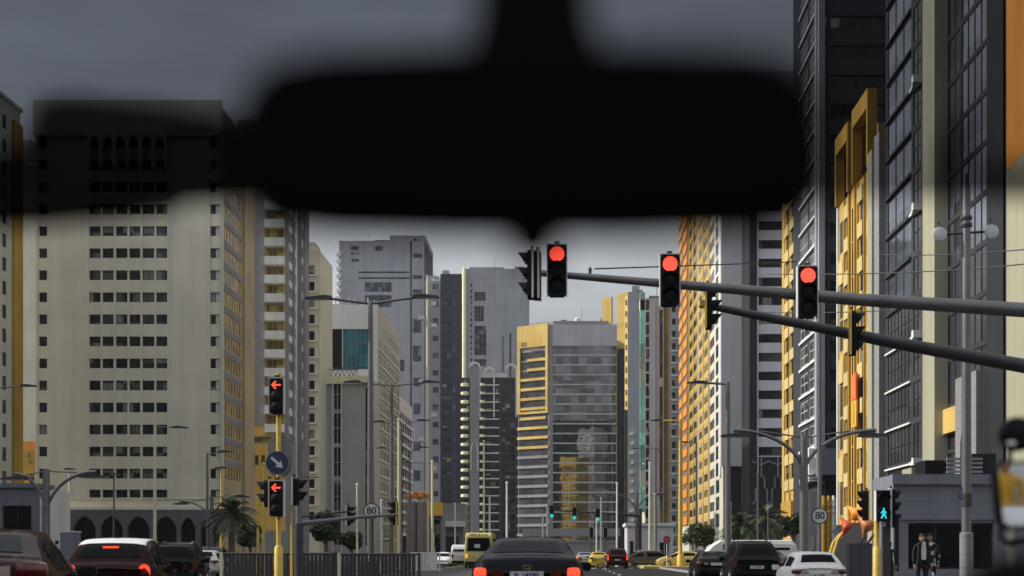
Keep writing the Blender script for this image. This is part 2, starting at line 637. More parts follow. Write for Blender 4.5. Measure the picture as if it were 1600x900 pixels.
# --- L0: tower at the left edge, its street side
b = Bld('apartment_tower', 'tower cut by the left edge of the view with an orange corner strip', -98, -76.5, 150, 200.4, 63.5, M['cream'])
z = 7.5
while z < 62:
    for k in range(15):
        uu = 1.5 + k * 3.1 if k < 12 else 39.0 + (k - 12) * 2.5
        b.win('right', uu, uu + (1.3 if k >= 12 else 1.6), z, z + 1.9, W_('glass_b', 'frame_d', 1))
    z += 3.25
b.finish()
b.box('corner_strip', -76.5, -76.1, 197.3, 200.4, 0, 61.5, M['gold'])
b.box('parapet_cap', -98.2, -76.2, 149.8, 200.6, 63.5, 64.0, M['cream'])

# --- L0b pale block in the gap, L0c small golden house
b = Bld('pale_block', 'pale cream block showing in the gap beside the big beige tower', wx(20, 330), wx(60, 330), 330, 350, wz(233, 330), M['cream'])
b.finish()
b.box('roof_room', wx(24, 330), wx(40, 330), 333, 340, wz(233, 330), wz(233, 330) + 3, M['cream'])
b.box('cornice', wx(20, 330) - .2, wx(60, 330) + .2, 329.7, 350.2, wz(233, 330) - 4, wz(233, 330) - 3.4, M['white'])
b = Bld('golden_house', 'low golden house between the orange strip and the beige tower', wx(22, 260), wx(58, 260), 260, 272, wz(704, 260), M['gold'])
b.win('front', b.u('front', 29), b.u('front', 37), wz(755, 260), wz(744, 260), W_('glass', 'frame_w'))
b.win('front', b.u('front', 46), b.u('front', 53), wz(762, 260), wz(741, 260), W_('glass', 'frame_w'))
b.finish()
b.box('roof_room', wx(29, 260), wx(43, 260), 262, 268, wz(704, 260), wz(688, 260), M['orange'])
o = MB()
for (a, c, d, e) in ((44, 706, 47, 716), (44, 722, 45, 724), (46, 719, 48, 724), (49, 720, 51, 723)):
    o.box(wx(a, 260) - b.c[0], wx(d, 260) - b.c[0], 259.9 - b.c[1], 259.97 - b.c[1], wz(e, 260), wz(c, 260))
o.build('wall_sign', M['bronze'], b.root)

# --- L1 the big beige tower
D = 206.0
H1 = wz(165, D)
x0, x1 = wx(57, D), wx(345, D)
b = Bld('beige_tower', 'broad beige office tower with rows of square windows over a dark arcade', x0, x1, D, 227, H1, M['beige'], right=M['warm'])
st3 = 34.45 * D / F
zb = wz(777.5, D)
wst = W_('glass_l', 'frame_d', 1)
z = zb
k = 0
sg = [(139.5, 157), (160, 177.5), (181, 199), (202, 219.5), (222.5, 241), (244, 261.5)]
while z < H1 - 5:
    h = 15.2 * D / F if k else 12.5 * D / F
    if wz(205, D) > z + 2:
        for c in sg:
            b.win('front', b.u('front', c[0]), b.u('front', c[1]), z, z + h, wst)
    b.win('front', b.u('front', 61), b.u('front', 73.5), z, z + h, W_('glass', 'frame_d'))
    b.win('front', b.u('front', 329), b.u('front', 343), z, z + h, W_('glass', 'frame_d', 1, 0, True))
    z += st3 if k else (777.5 - 748 - 1.2) * D / F + .15
    k += 1
z = wz(748, D)
while z < H1 - 3:
    for i in range(7):
        u0 = 1.0 + i * 1.75
        b.win('right', u0, u0 + 1.2, z, z + 2.1, W_('glass_y', 'frame_g'))
    z += st3
b.finish()
# arcade storey, set 40 cm proud
base = b.root
za = wz(797, D)
mb = MB()
wid = x1 - x0
bounds = [57.5, 76, 114, 156, 198, 240, 282, 310, 344.5]
for i in range(8):
    W = (bounds[i + 1] - bounds[i]) * D / F
    hw = (17.5 if bounds[i + 1] - bounds[i] > 36 else 11.5 if i != 0 else 6) * D / F
    bay = pointed_bay(W, za, hw, wz(826, D), za - (.9 if hw > 1.2 else 1.1))
    left = wx(bounds[i], D) - b.c[0]
    mb.prism([(p[0] + left, p[1]) for p in bay], 'y', -.9 + D - b.c[1], D - b.c[1] - .02)
o = mb.build('arcade', M['arcade'], base)
b.box('arcade_shade_sheet', x0 + .3, x1 - .3, D - .019, D - .012, 0, za - .3, M['void'])  # black sheet painted for the shade inside the arches
b.box('arcade_ledge', x0 - .3, x1 + .4, D - 1.0, D - .02, za, za + .35, M['beige'])
b.box('string_course', x0 - .1, x1 + .1, D - .25, D - .01, wz(780, D), wz(779, D), M['beige'])
for px in (57.5, 138, 180, 221.5, 263.5, 327):
    b.box('fin', wx(px, D) - .13, wx(px, D) + .13, D - .28, D - .01, wz(779, D), wz(262 if 130 < px < 300 else 210, D), M['beige'])
b.box('corner_pier', x1 - .12, x1 + .25, D - .3, D + .8, wz(779, D), H1 - 2, M['cream'])
# crown with pointed niches
zc = wz(213, D)
b.box('crown', x0 - .28, x1 + .25, D - .6, D - .02, zc, H1 + .6, M['beige'])
mb = MB()
for i in range(6):
    W = 20.3 * D / F
    bay = pointed_bay(W, 56 * D / F, 7.2 * D / F, 36 * D / F, 46 * D / F)
    mb.prism([(p[0] + wx(141, D) + i * W - b.c[0], p[1] + wz(262, D)) for p in bay], 'y', D - 1.2 - b.c[1], D - .62 - b.c[1])
mb.build('niche_screen', M['beige'], base)
mb = MB()
z = wz(748, D)
while z < H1 - 4:
    mb.box(x1 - b.c[0] + .01, x1 - b.c[0] + .08, .9 + D - b.c[1], 13.2 + D - b.c[1], z + 2.14, z + 3.1)
    z += st3 * 1
mb.build('spandrel_strip', M['mid'], base)
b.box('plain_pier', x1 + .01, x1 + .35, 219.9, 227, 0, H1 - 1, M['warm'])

# --- grey gatehouse and white kiosk in front of the arcade, left
b = Bld('garage_block', 'low blue grey garage with wide dark shutter at the far left', wx(-40, 120), wx(61, 120), 120, 123, wz(762, 120), M['podium'])
b.win('front', b.u('front', 4), b.u('front', 49), .2, wz(790, 120), W_('void', 'frame_d', 1))
b.finish()
b.box('coping', wx(-40, 120) - .2, wx(61, 120) + .2, 119.7, 123.2, wz(762, 120), wz(762, 120) + .35, M['podium'])
b = Bld('white_kiosk', 'small white kiosk with dark glass behind the curved lamp post', wx(62.5, 110), wx(87, 110), 110, 113, wz(766, 110), M['white'])
b.win('front', b.u('front', 64), b.u('front', 75), .4, wz(790, 110), W_('glass', 'frame_w'))
b.win('front', b.u('front', 77), b.u('front', 86), .4, wz(790, 110), W_('glass', 'frame_w'))
b.finish()

# --- L2 ochre building with pale balconies
D = 245.0
x1 = wx(446, D)
b = Bld('ochre_building', 'ochre apartment building with a stack of white balconies beside the beige tower', wx(370, D), x1, D, 268, 76, M['ochre'], right=M['mid'])
for p0, p1 in ((387, 393.5), (398, 404), (408, 414)):
    b.win('front', b.u('front', p0), b.u('front', p1), wz(727, D), wz(711, D), W_('glass_y', 'frame'))
b.win('front', b.u('front', 396), b.u('front', 425), wz(693, D), wz(682, D), W_('glass_y', 'frame', 4))
z = wz(663, D)
sp = 29.0 * D / F
while z < 73:
    b.win('front', b.u('front', 417), b.u('front', 443), z, z + sp * .5, W_('glass_y', 'frame', 2))
    b.win('right', 1.0, 3.8, z, z + sp * .55, W_('glass', 'frame_d', 1))
    b.win('right', 5.2, 8.0, z, z + sp * .55, W_('glass', 'frame_d', 1))
    b.win('right', 10, 13, z, z + sp * .55, W_('glass', 'frame_d', 1))
    z += sp
b.finish()
b.box('shaded_strip', wx(396, D), wx(415, D), D - .5, D - .01, wz(664, D), 75, M['mid'])  # grey strip painted for the shadow left of the balconies
z = wz(663, D) - sp * .46
while z < 72:
    b.box('balcony', wx(416, D), wx(445.5, D), D - 1.4, D - .01, z, z + sp * .44, M['slab_w'])
    z += sp
for q in range(4):
    b.box('fin', x1 + .01, x1 + .5, D + .3 + q * 5.4, D + .75 + q * 5.4, wz(690, D), 75, M['bluegrey'])
z = wz(663, D)
while z < 73:
    b.box('spandrel', x1 + .01, x1 + .12, D + 1, D + 16, z - sp * .42, z - .1, M['slab_w'])
    z += sp
b.box('base_storey', wx(372, D), wx(470, D), D - 2, D - .55, 0, wz(830, D), M['mid'])

# --- L3 pale tower with square loggias
D = 277.0
b = Bld('pale_tower', 'pale tower with a single column of square dark loggias behind the grey mast', wx(452, D), wx(500, D), D, 292, wz(392, D), M['cream'], right=M['cream'])
z = wz(814, D)
sp = 25.7 * D / F
while z < b.H - 3:
    b.win('front', b.u('front', 483), b.u('front', 491.5), z, z + sp * .55, W_('glass', 'frame_d'))
    b.win('front', b.u('front', 459), b.u('front', 470), z, z + sp * .55, W_('glass', 'frame_d', 1))
    z += sp
b.finish(depth=.7)
z = wz(814, D) - .4
while z < b.H - 3:
    b.box('sill', wx(481, D), wx(493, D), D - .45, D - .01, z, z + .3, M['slab_w'])
    z += sp
b.box('roof_room', wx(462, D), wx(488, D), D + 3, D + 9, b.H, b.H + 2.4, M['cream'])

# --- L4a the building with the teal corner glass
D = 300.0
x0, x1 = wx(496, D), wx(590, D)
H4 = wz(476, D)
b = Bld('teal_glass_building', 'white topped building with a teal glass corner above a grey block', x0, x1, D, 341, H4, M['white'], right=M['stone_grey'])  # street side given a greyer wall for the shade on it
b.win('front', b.u('front', 503), b.u('front', 534.5), wz(577, D), wz(514, D), W_('void', 'frame_d', 1))
b.win('front', b.u('front', 535.5), b.u('front', 577.5), wz(577, D), wz(514, D), W_('teal', 'frame', 5, 2))
z = wz(840, D)
sp = 3.35
zz = z
while zz < H4 - 5:
    for q in range(8):
        u0 = 1.2 + q * 4.9
        b.win('right', u0, u0 + 3.7, zz, zz + 2.2, W_('glass' if zz < 38 else 'teal', 'frame_w', 1))
    zz += sp
b.finish(depth=.6)
for q in range(9):
    xx = x0 + 1 + q * 1.35
    b.box('roof_post', xx, xx + .25, D + .1, D + .35, H4, H4 + random.uniform(.8, 2.2), M['white'])
zz = z
while zz < H4 - 8:
    b.box('balcony', x1 + .01, x1 + .3, D + 1, D + 40, zz - .35, zz + .0, M['slab_w'])
    zz += sp
# --- L4b the grey block in front
D = 285.0
x0, x1 = wx(498, D), wx(580, D)
H = wz(590, D)
b = Bld('grey_block', 'grey block with a plain panel and a dark window column below the teal glass', x0, x1, D, 298.5, H, M['stone_grey'])
z = 3
while z < H - 4:
    b.win('front', b.u('front', 521), b.u('front', 533), z, z + 6.2, W_('glass', 'frame_w', 1, 1))
    z += 6.8
b.win('front', b.u('front', 499), b.u('front', 505), 3, H - 2, W_('glass', 'frame_d', 0, 9))
b.win('front', b.u('front', 571), b.u('front', 578), 3, H - 2, W_('glass', 'frame_d', 0, 9))
b.finish()
b.box('cornice', x0 - .4, x1 + .3, D - .8, D - .01, H - 1.3, H + .2, M['slab_l'])
mb = MB()
zc = H + .2
for q in range(6):
    xa = wx(515 + q * 7, D) - b.c[0]
    mb.tube([(xa, -5, zc), (xa + .45, -5, zc + 2.1)], .09, 5)
    mb.tube([(xa + .9, -5, zc), (xa + .45, -5, zc + 2.1)], .09, 5)
mb.tube([(wx(500, D) - b.c[0], -5, zc + 1.6), (wx(558, D) - b.c[0], -5, zc + 1.6)], .10, 5)
mb.build('roof_truss', M['pole'], b.root)
mb = MB()
for px in (507, 520, 534):
    mb.tube([(wx(px, D) - b.c[0], D - .5 - b.c[1], 0), (wx(px, D) - b.c[0], D - .5 - b.c[1], H - 1)], .14, 6)
mb.build('downpipe', M['frame_w'], b.root)
# --- L4c slim block with arched balconies behind
D = 345.0
b = Bld('arched_balcony_block', 'white block with little arched balconies right of the grey block', wx(570, D), wx(606, D), D, 400, wz(600, D), M['grey_plain'], right=M['grey_plain'])
z = 4
while z < b.H - 4:
    for q in range(9):
        b.win('right', 1 + q * 6, 5.6 + q * 6, z, z + 2.1, W_('glass', 'frame_d', 1))
    b.win('front', b.u('front', 588), b.u('front', 594), z, z + 2.0, W_('glass', 'frame_d'))
    b.win('front', b.u('front', 598), b.u('front', 603), z, z + 2.0, W_('glass', 'frame_d'))
    z += 2.95
b.finish(depth=.8)
z = 3.6
while z < b.H - 4:
    b.box('balcony', b.x1 + .01, b.x1 + .5, D + 1.5, D + 54, z - .4, z + .2, M['slab_w'])
    z += 2.95

# --- L5 far hazy tower
D = 600.0
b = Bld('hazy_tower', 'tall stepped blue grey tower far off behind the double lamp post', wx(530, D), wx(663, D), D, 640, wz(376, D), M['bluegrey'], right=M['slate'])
Z = lambda y: wz(y, 600.0)
for (a, c, t, bo) in ((548, 560, 384, 391), (548, 560, 394, 398), (549, 561, 404, 409), (586, 598, 384, 392), (570, 612, 441, 456), (570, 612, 461, 480), (645, 660, 396, 403), (645, 660, 430, 436), (645, 660, 452, 458),
                      (645, 658, 498, 520), (645, 658, 540, 565), (620, 632, 562, 580), (646, 657, 590, 604), (646, 657, 630, 648), (646, 657, 690, 705), (646, 657, 735, 752), (560, 640, 424, 427), (560, 640, 433, 436)):
    b.win('front', b.u('front', a), b.u('front', c), Z(bo), Z(t), W_('glass_b', 'frame', 3))
b.finish(depth=.8)
b.box('roof_step', wx(608, D), wx(664, D), D + 2, D + 38, b.H, Z(366), M['bluegrey'])
b.box('roof_room', wx(580, D), wx(620, D), D + 6, D + 30, b.H, Z(370), M['slate'])
y = 400
while y < 560:
    b.box('balcony', wx(526.5, D), wx(533, D), D - 1.2, D + 10, Z(y), Z(y - 5), M['slab_w'])
    y += 11.5
b.box('dark_joint', wx(641, D), wx(643.5, D), D - .06, D - .01, 0, b.H, M['navy'])  # dark strip running down the front

# --- L6 slim tower and L7 dark tower
D = 560.0
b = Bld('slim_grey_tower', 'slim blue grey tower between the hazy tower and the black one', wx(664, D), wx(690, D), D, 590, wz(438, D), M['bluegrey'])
y = 830
while y > 450:
    b.win('front', b.u('front', 676), b.u('front', 685), wz(y, D), wz(y - 9, D), W_('glass_b', 'frame', 1))
    y -= 27
b.finish()
b.box('mast_room', wx(667, D), wx(684, D), D + 4, D + 16, b.H, b.H + 2.5, M['bluegrey'])
D = 540.0
b = Bld('black_tower', 'nearly black slab tower left of the tower with the bright edge', wx(688, D), wx(721, D), D, 575, wz(428, D), M['navy'])
b.win('front', b.u('front', 708), b.u('front', 711), 6, b.H - 3, W_('glass_b', 'frame', 0, 12))
z = 8
while z < b.H - 5:
    b.win('front', b.u('front', 690), b.u('front', 705), z, z + 2.0, W_('glass', 'frame_d', 3))
    z += 4
b.finish()
b.box('roof_room', wx(690, D), wx(700, D), D + 4, D + 20, b.H, b.H + 2.2, M['bluegrey'])

# --- L8 tower with the bright edge
D = 520.0
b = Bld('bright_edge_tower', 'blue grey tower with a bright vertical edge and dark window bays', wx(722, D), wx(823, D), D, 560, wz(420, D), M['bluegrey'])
for (a, c, t, bo) in ((741, 759, 456, 470), (741, 756, 478, 502), (741, 760, 509, 555), (741, 760, 561, 572), (785, 787, 525, 600), (796, 799, 520, 600), (741, 760, 590, 640), (741, 760, 650, 700)):
    b.win('front', b.u('front', a), b.u('front', c), wz(bo, D), wz(t, D), W_('glass', 'frame', 2, 3))
y = 700
while y > 440:
    b.win('front', b.u('front', 734.5), b.u('front', 738), wz(y, D), wz(y - 5, D), W_('glass', 'frame_w'))
    y -= 9
b.finish(depth=.6)
o = MB().lathe([(.7, 0), (.7, wz(425, D)), (.5, wz(421, D)), (.2, wz(418, D))], 14, c=(wx(725.5, D) - b.c[0], D - 1.2 - b.c[1], 0))
o.build('sunlit_edge_column', M['slab_l'], b.root, smooth=True)  # pale column stands in for sunlight on the tower's left edge
b.box('roof_room', wx(765, D), wx(786, D), D + 8, D + 26, b.H, wz(411, D), M['mid'])
b.box('roof_rail', wx(732, D), wx(780, D), D + 5, D + 5.4, b.H, wz(413, D), M['bluegrey'])

# --- L9 ornate tower with scallops
D = 500.0
x0, x1 = wx(722, D), wx(808, D)
H9 = wz(590, D)
b = Bld('scalloped_tower', 'ornate tower with a scalloped top and white balcony edges', x0, x1, D, 535, H9, M['slate'])
sp = 13.3 * D / F
z = 4
ds = []
while z < H9 - 2:
    b.win('front', b.u('front', 724), b.u('front', 733), z, z + sp * .55, W_('glass', 'frame_d'))
    b.win('front', b.u('front', 757), b.u('front', 779), z, z + sp * .62, W_('glass', 'frame_d', 2))
    b.win('front', b.u('front', 785), b.u('front', 805), z, z + sp * .8, W_('glass', 'frame_d', 2))
    ds.append(z)
    z += sp
b.finish()
for z in ds[:32]:
    MB().lathe([(1.3, 0), (1.42, .1), (1.42, .95), (1.25, 1.05)], 16, c=(wx(726.5, D) - b.c[0], D - .75 - b.c[1], z - .7)).build('balcony', M['slab_l'], b.root, smooth=True)
    MB().lathe([(.9, 0), (1.0, .1), (1.0, .8), (.9, .9)], 14, c=(wx(753.5, D) - b.c[0], D - 1.0 - b.c[1], z - .6)).build('balcony', M['slab_l'], b.root, smooth=True)
    b.box('ledge', wx(750, D), wx(780, D), D - .9, D - .01, z - .35, z + .0, M['slab_w'])
b.box('centre_bay', wx(734.5, D), wx(749, D), D - 1.6, D - .01, 0, wz(573, D), M['mid'])
bay = pointed_bay(15 * D / F, wz(690, D) - wz(738, D) + 2, 4.2 * D / F, 8.0, wz(690, D) - wz(738, D))
for (yy, hh) in ((735, 45), (862, 36)):
    mb = MB()
    h = hh * D / F
    pts = []
    for s_, r_ in ((1, 1.0), (-1, .8)):
        arc = [(-r_, 0), (-r_, h * .6)] + [(-r_ * math.cos(t * PI / 12), h * .6 + (h * .4) * math.sin(t * PI / 12)) for t in range(1, 12)] + [(r_, h * .6), (r_, 0)]
        pts += arc[::s_]
    mb.prism([(p[0] * 1.35 + wx(741.8, D) - b.c[0], p[1] + wz(yy, D)) for p in pts], 'y', D - 1.9 - b.c[1], D - 1.61 - b.c[1])
    mb.build('arch_moulding', M['slab_w'], b.root)
for (pc, r_, top) in ((742, 9, 566), (765, 8, 574), (799, 9, 569)):
    mb = MB()
    rr = r_ * D / F
    pts = [(rr * math.cos(t * PI / 14), rr * math.sin(t * PI / 14)) for t in range(15)] + [(rr * .72 * math.cos(t * PI / 14), rr * .72 * math.sin(t * PI / 14)) for t in range(14, -1, -1)]
    mb.prism([(p[0] + wx(pc, D) - b.c[0], p[1] + wz(top + r_, D)) for p in pts], 'y', D - 1.5 - b.c[1], D + .8 - b.c[1])
    mb.build('scallop', M['slab_w'], b.root)
    b.box('scallop_pier', wx(pc, D) + rr * .73, wx(pc, D) + rr, D - 1.2, D - .1, H9 - 14, wz(top + r_, D), M['grey'])
b.box('parapet_block', wx(752, D), wx(792, D), D - .5, D + 6, H9, wz(583, D), M['grey'])

# ================================================================== C: glass tower closing the street
Dc = 480.0
cx = wx(858, Dc)
HC = wz(507, Dc)
left = (cx - 13.3 * .8, Dc + 13.3 * .6)
right = (wx(964, Dc), Dc)
root = thing('glass_office_tower', 'dark glass office tower with a gold framed corner closing the street', 'building', (cx, Dc, 0))
poly = [(0, 0), (right[0] - cx, 0), (right[0] - cx, 26), (left[0] - cx, 26), (left[0] - cx, left[1] - Dc)]
MB().prism(poly, 'z', 0, HC).build('wall', M['mid'], root)
MB().prism([(p[0] * .8 + 1.5, p[1] * .8 + 2.5) for p in poly], 'z', HC, HC + 1.6).build('roof', M['mid'], root)
spc = 15.3 * Dc / F
Wf = right[0] - cx
ztop = wz(541, Dc)
# front curtain wall: a glass band per storey and a pale sill between
z = ztop
k = 0
while z > 6:
    g = MB().box(1.4, Wf - .15, -.12, -.01, z - spc + .55, z)
    g.build('glass_band', M['glass_tower'], root)
    s_ = MB().box(1.3, Wf - .1, -.5, -.01, z - spc + .02, z - spc + .5)
    s_.build('sill', M['tower_band'], root)
    z -= spc
    k += 1
MB().box(.3, Wf, -.4, -.01, ztop + .1, HC - .1).build('parapet_band', M['tower_band'], root)
MB().box(0, 1.25, -.45, -.01, 3, HC - .1).build('corner_pier', M['mid'], root)
# angled corner face, local frame a: along the face, out: its normal
ax, ay = -.8, .6
nx, ny = -.6, -.8


def ang(mb, a0, a1, o0, o1, z0, z1):
    pts = [(ax * a0 + nx * o0, ay * a0 + ny * o0), (ax * a1 + nx * o0, ay * a1 + ny * o0), (ax * a1 + nx * o1, ay * a1 + ny * o1), (ax * a0 + nx * o1, ay * a0 + ny * o1)]
    return mb.prism(pts, 'z', z0, z1)


Lf = 13.3
zf0, zf1 = wz(645, Dc), HC + .4
ang(MB(), .1, 1.1, .01, .7, zf0, zf1).build('gold_frame', M['yellow'], root)
ang(MB(), Lf - 1.2, Lf, .01, .7, zf0, zf1).build('gold_frame', M['yellow'], root)
ang(MB(), 1.1, Lf - 1.2, .01, .7, wz(540, Dc), zf1).build('gold_frame', M['yellow'], root)
ang(MB(), 1.1, Lf - 1.2, .01, .7, zf0, zf0 + .8).build('gold_frame', M['yellow'], root)
mb = MB()
for a in (9.2, 9.7, 10.2, 10.7, 11.2):
    ang(mb, a, a + .22, .71, .78, wz(538, Dc), wz(531, Dc))
ang(mb, 3.2, 8.2, .71, .78, wz(543.5, Dc), wz(541.8, Dc))
mb.build('sign_lettering', M['bronze'], root)
ang(MB(), 3.0, 6.0, .71, .76, wz(536, Dc), wz(524, Dc)).build('sign_emblem', M['ochre'], root)
z = ztop - spc * .4
k = 0
while z > 6:
    ang(MB(), .5, Lf - .3, .005, .11, z - spc + .6, z).build('glass_band', M['glass_ref'], root)
    ang(MB(), 1.15 if z > zf0 else 0.1, (Lf - 1.25 if z > zf0 else Lf + .1) - (3.0 if k in (0, 1) else 0), .005, .6, z - spc, z - spc + .95).build('sill', M['yellow'] if z > wz(700, Dc) else M['mid'], root)  # sills yellow as if sunlit, grey lower down where sun stops
    z -= spc
    k += 1
# low storeys and canopy
MB().box(-9, Wf + 1, -2.2, -.55, wz(838, Dc), wz(826, Dc)).build('entrance_canopy', M['mid'], root)
for (a, c, lab, y0_, y1_) in ((940, 957, 'golden roof panel standing alone on the glass office tower', 462, 510),):
    r_ = thing('roof_sign_panel', lab, 'sign', (wx((a + c) / 2, Dc), Dc + 3, HC))
    MB().box(wx(a, Dc) - wx((a + c) / 2, Dc), wx(c, Dc) - wx((a + c) / 2, Dc), 0, .9, .7, wz(y0_, Dc) - HC).build('panel', M['yellow'], r_)
    r_.rotation_euler = (0, 0, R(-32))
    m2 = MB()
    for q in (-1.2, 1.2):
        m2.box(q - .12, q + .12, .3, .6, 0, .75)
    m2.build('bracket', M['pole'], r_)
# --- tower with a gold cap just right of it
D = 540.0
b = Bld('gold_capped_tower', 'narrow dark tower with a golden cap right of the glass office tower', wx(957, D), wx(977, D), D, 556, wz(545, D), M['dark'])
b.win('front', b.u('front', 959), b.u('front', 962), 8, b.H - 2, W_('glass', 'frame_d', 0, 14))
b.finish()
wedge(b, 'cap', wx(964, D), wx(984, D), D - 3, 4.5, b.H + .02, wz(458, D), M['yellow'])
b.box('cap_core', wx(968, D), wx(984, D), D + 1.51, D + 12, b.H + .02, wz(461, D), M['mid'])
b.box('cap_fin', wx(957, D), wx(963, D), D - 1.5, D - .2, wz(590, D), wz(530, D), M['mint'])

# ================================================================== right side, far to near
D = 430.0
b = Bld('plain_grey_tower', 'plain blue grey tower with a thin gold left edge', wx(981, D), wx(1004, D), D, D + 14, wz(456, D), M['bluegrey'], left=M['yellow'])
b.finish()
b.box('roof_room', wx(988, D), wx(1000, D), D + 3, D + 9, b.H, b.H + 2.4, M['bluegrey'])
wedge(b, 'gold_edge', wx(976.5, D), wx(981, D) - .01, D + .3, 1.6, wz(640, D), b.H - 1, M['yellow'])
b.box('slate_edge', wx(976.5, D), wx(981, D) - .01, D + .5, D + 2.5, 0, wz(640, D) - .02, M['slate'])
z = wz(640, D)
while z < b.H - 4:
    b.box('edge_window', wx(977.3, D), wx(979.8, D), D + .4, D + .48, z + 1, z + 2.6, M['glass_y'])
    z += 3.4
mb = MB()
for q in range(11):
    zz = wz(830 - q * 15, D)
    b.box('bracket', wx(985 + (q % 2) * 2, D), wx(990, D), D - .8, D - .02, zz, zz + .8, M['slab_l'])

D = 370.0
b = Bld('mint_edge_tower', 'grey tower with a mint green glass edge and a dark window column', wx(1008, D), wx(1037, D), D, D + 14, wz(466, D), M['cool_grey'], left=M['cream'])
z = 4
sp = 19.2 * D / F
while z < b.H - 3:
    b.win('front', b.u('front', 1008.6), b.u('front', 1015), z, z + sp * .86, W_('glass', 'frame_w'))
    z += sp
b.win('front', b.u('front', 1030.5), b.u('front', 1035.5), wz(590, D), b.H - 3, W_('glass', 'frame_d', 0, 9))
b.win('front', b.u('front', 1030.5), b.u('front', 1035.5), 6, wz(604, D), W_('glass', 'frame_d', 0, 14))
b.finish()
z = wz(800, D)
while z < wz(486, D):
    b.box('mint_panel', wx(1000.5, D), wx(1008, D) - .01, D + .3, D + 3, z, z + sp * 1.92, M['mint'])
    z += sp * 2
b.box('edge_cap', wx(1000, D), wx(1008.5, D) - .02, D + .3, D + 3, wz(486, D) + .3, wz(468, D), M['slab_l'])
b.box('pilaster', wx(1022, D), wx(1024, D), D - .4, D - .01, 0, b.H - 1, M['cool_grey'])

D = 371.0
b = Bld('gold_stripe_block', 'grey block with small square windows and a bright gold corner stripe', wx(1046, D), wx(1074, D), D, D + 20, wz(470, D), M['cool_grey'], left=M['gold'])
z = 3.4
sp = 19.2 * D / F
while z < b.H - 3:
    b.win('front', b.u('front', 1049.5), b.u('front', 1056.5), z, z + sp * .52, W_('glass', 'frame_w'))
    b.win('front', b.u('front', 1059), b.u('front', 1064), z, z + sp * .52, W_('glass', 'frame_w'))
    z += sp
b.finish(depth=.8)
wedge(b, 'gold_stripe', wx(1037.5, D), wx(1046, D) - .01, D + .1, 1.5, 7, b.H + 1, M['yellow'])
b.box('stripe_slot', wx(1041.4, D), wx(1042.4, D), D + .45, D + .75, 12, b.H - 8, M['bronze'])
z = 6
while z < b.H - 4:
    b.box('ledge', wx(1047.5, D), wx(1062, D), D - .4, D - .01, z - 3.2, z - 2.85, M['slab_w'])
    z += sp

# --- R4 orange and gold tower
X4 = 30.0
y0, y1 = 267.0, 367.0
H4 = 92.0
b = Bld('orange_gold_tower', 'tall tower with bright orange bay windows and gold gridded street side', X4, X4 + 26, y0, y1, H4, M['grey_plain'], left=M['cream'])
sp = 3.3
z = 6.5
i = 0
while z < H4 - 3:
    # far bay: orange panels are boxes, windows between
    for (a, c) in ((1078, 1082.5), (1084.5, 1089)):
        b.win('left', b.u('left', a), b.u('left', c), z, z + 1.9, W_('glass', 'frame_g', 1))
    for (a, c) in ((1092, 1097), (1100, 1106)):
        b.win('left', b.u('left', a), b.u('left', c), z, z + 1.8, W_('glass_y' if i % 3 else 'glass', 'frame_g', 1))
    b.win('left', b.u('left', 1109), b.u('left', 1116), z, z + 2.0, W_('glass_b', 'frame_w', 1))
    b.win('left', b.u('left', 1118.5), b.u('left', 1124), z, z + 2.6, W_('glass', 'frame_d', 1))
    z += sp
    i += 1
b.finish(depth=.45)


def strip(b, name, px0, px1, z0, z1, out, mat, X):
    return b.box(name, X - out, X - .01, dpx(px1, X), dpx(px0, X), z0, z1, mat)


strip(b, 'bay_backing', 1062, 1076.5, 9, H4 - 1, .25, M['bronze'], X4)
z = 8.4
i = 0
while z < H4 - 2:
    strip(b, 'orange_panel', 1063.2, 1068.4, z, z + 1.95, .45, M['orange'], X4)
    strip(b, 'orange_panel', 1069.6, 1075.8, z, z + 1.95, .45, M['orange'], X4)
    z += sp
for px in (1077, 1083.5, 1090, 1098.5, 1107.5):
    strip(b, 'gold_fin', px, px + 1.2, 7, H4 - 1, .16, M['gold'] if px != 1090 else M['warm'], X4)
z = 5.2
while z < H4 - 3:
    strip(b, 'gold_spandrel', 1078.3, 1089.9, z + .05, z + 1.1, .09, M['gold'], X4)
    strip(b, 'gold_spandrel', 1091.4, 1107.3, z + .05, z + 1.15, .09, M['yellow'], X4)
    z += sp
strip(b, 'pale_pier', 1125, 1127.2, 16, H4 - 1, .3, M['slab_w'], X4)
strip(b, 'gold_pier', 1128.2, 1130.6, 22, H4 - 1, .3, M['slab_l'], X4)
b.box('plain_front', X4 - .5, X4 + 5.2, y0 - 1.2, y0 - .01, wz(729, y0), H4 - .5, M['grey_plain'])
b.box('dark_base', X4 + .3, X4 + 9, y0 - .5, y0 - .011, 0, wz(730, y0), M['dark'])

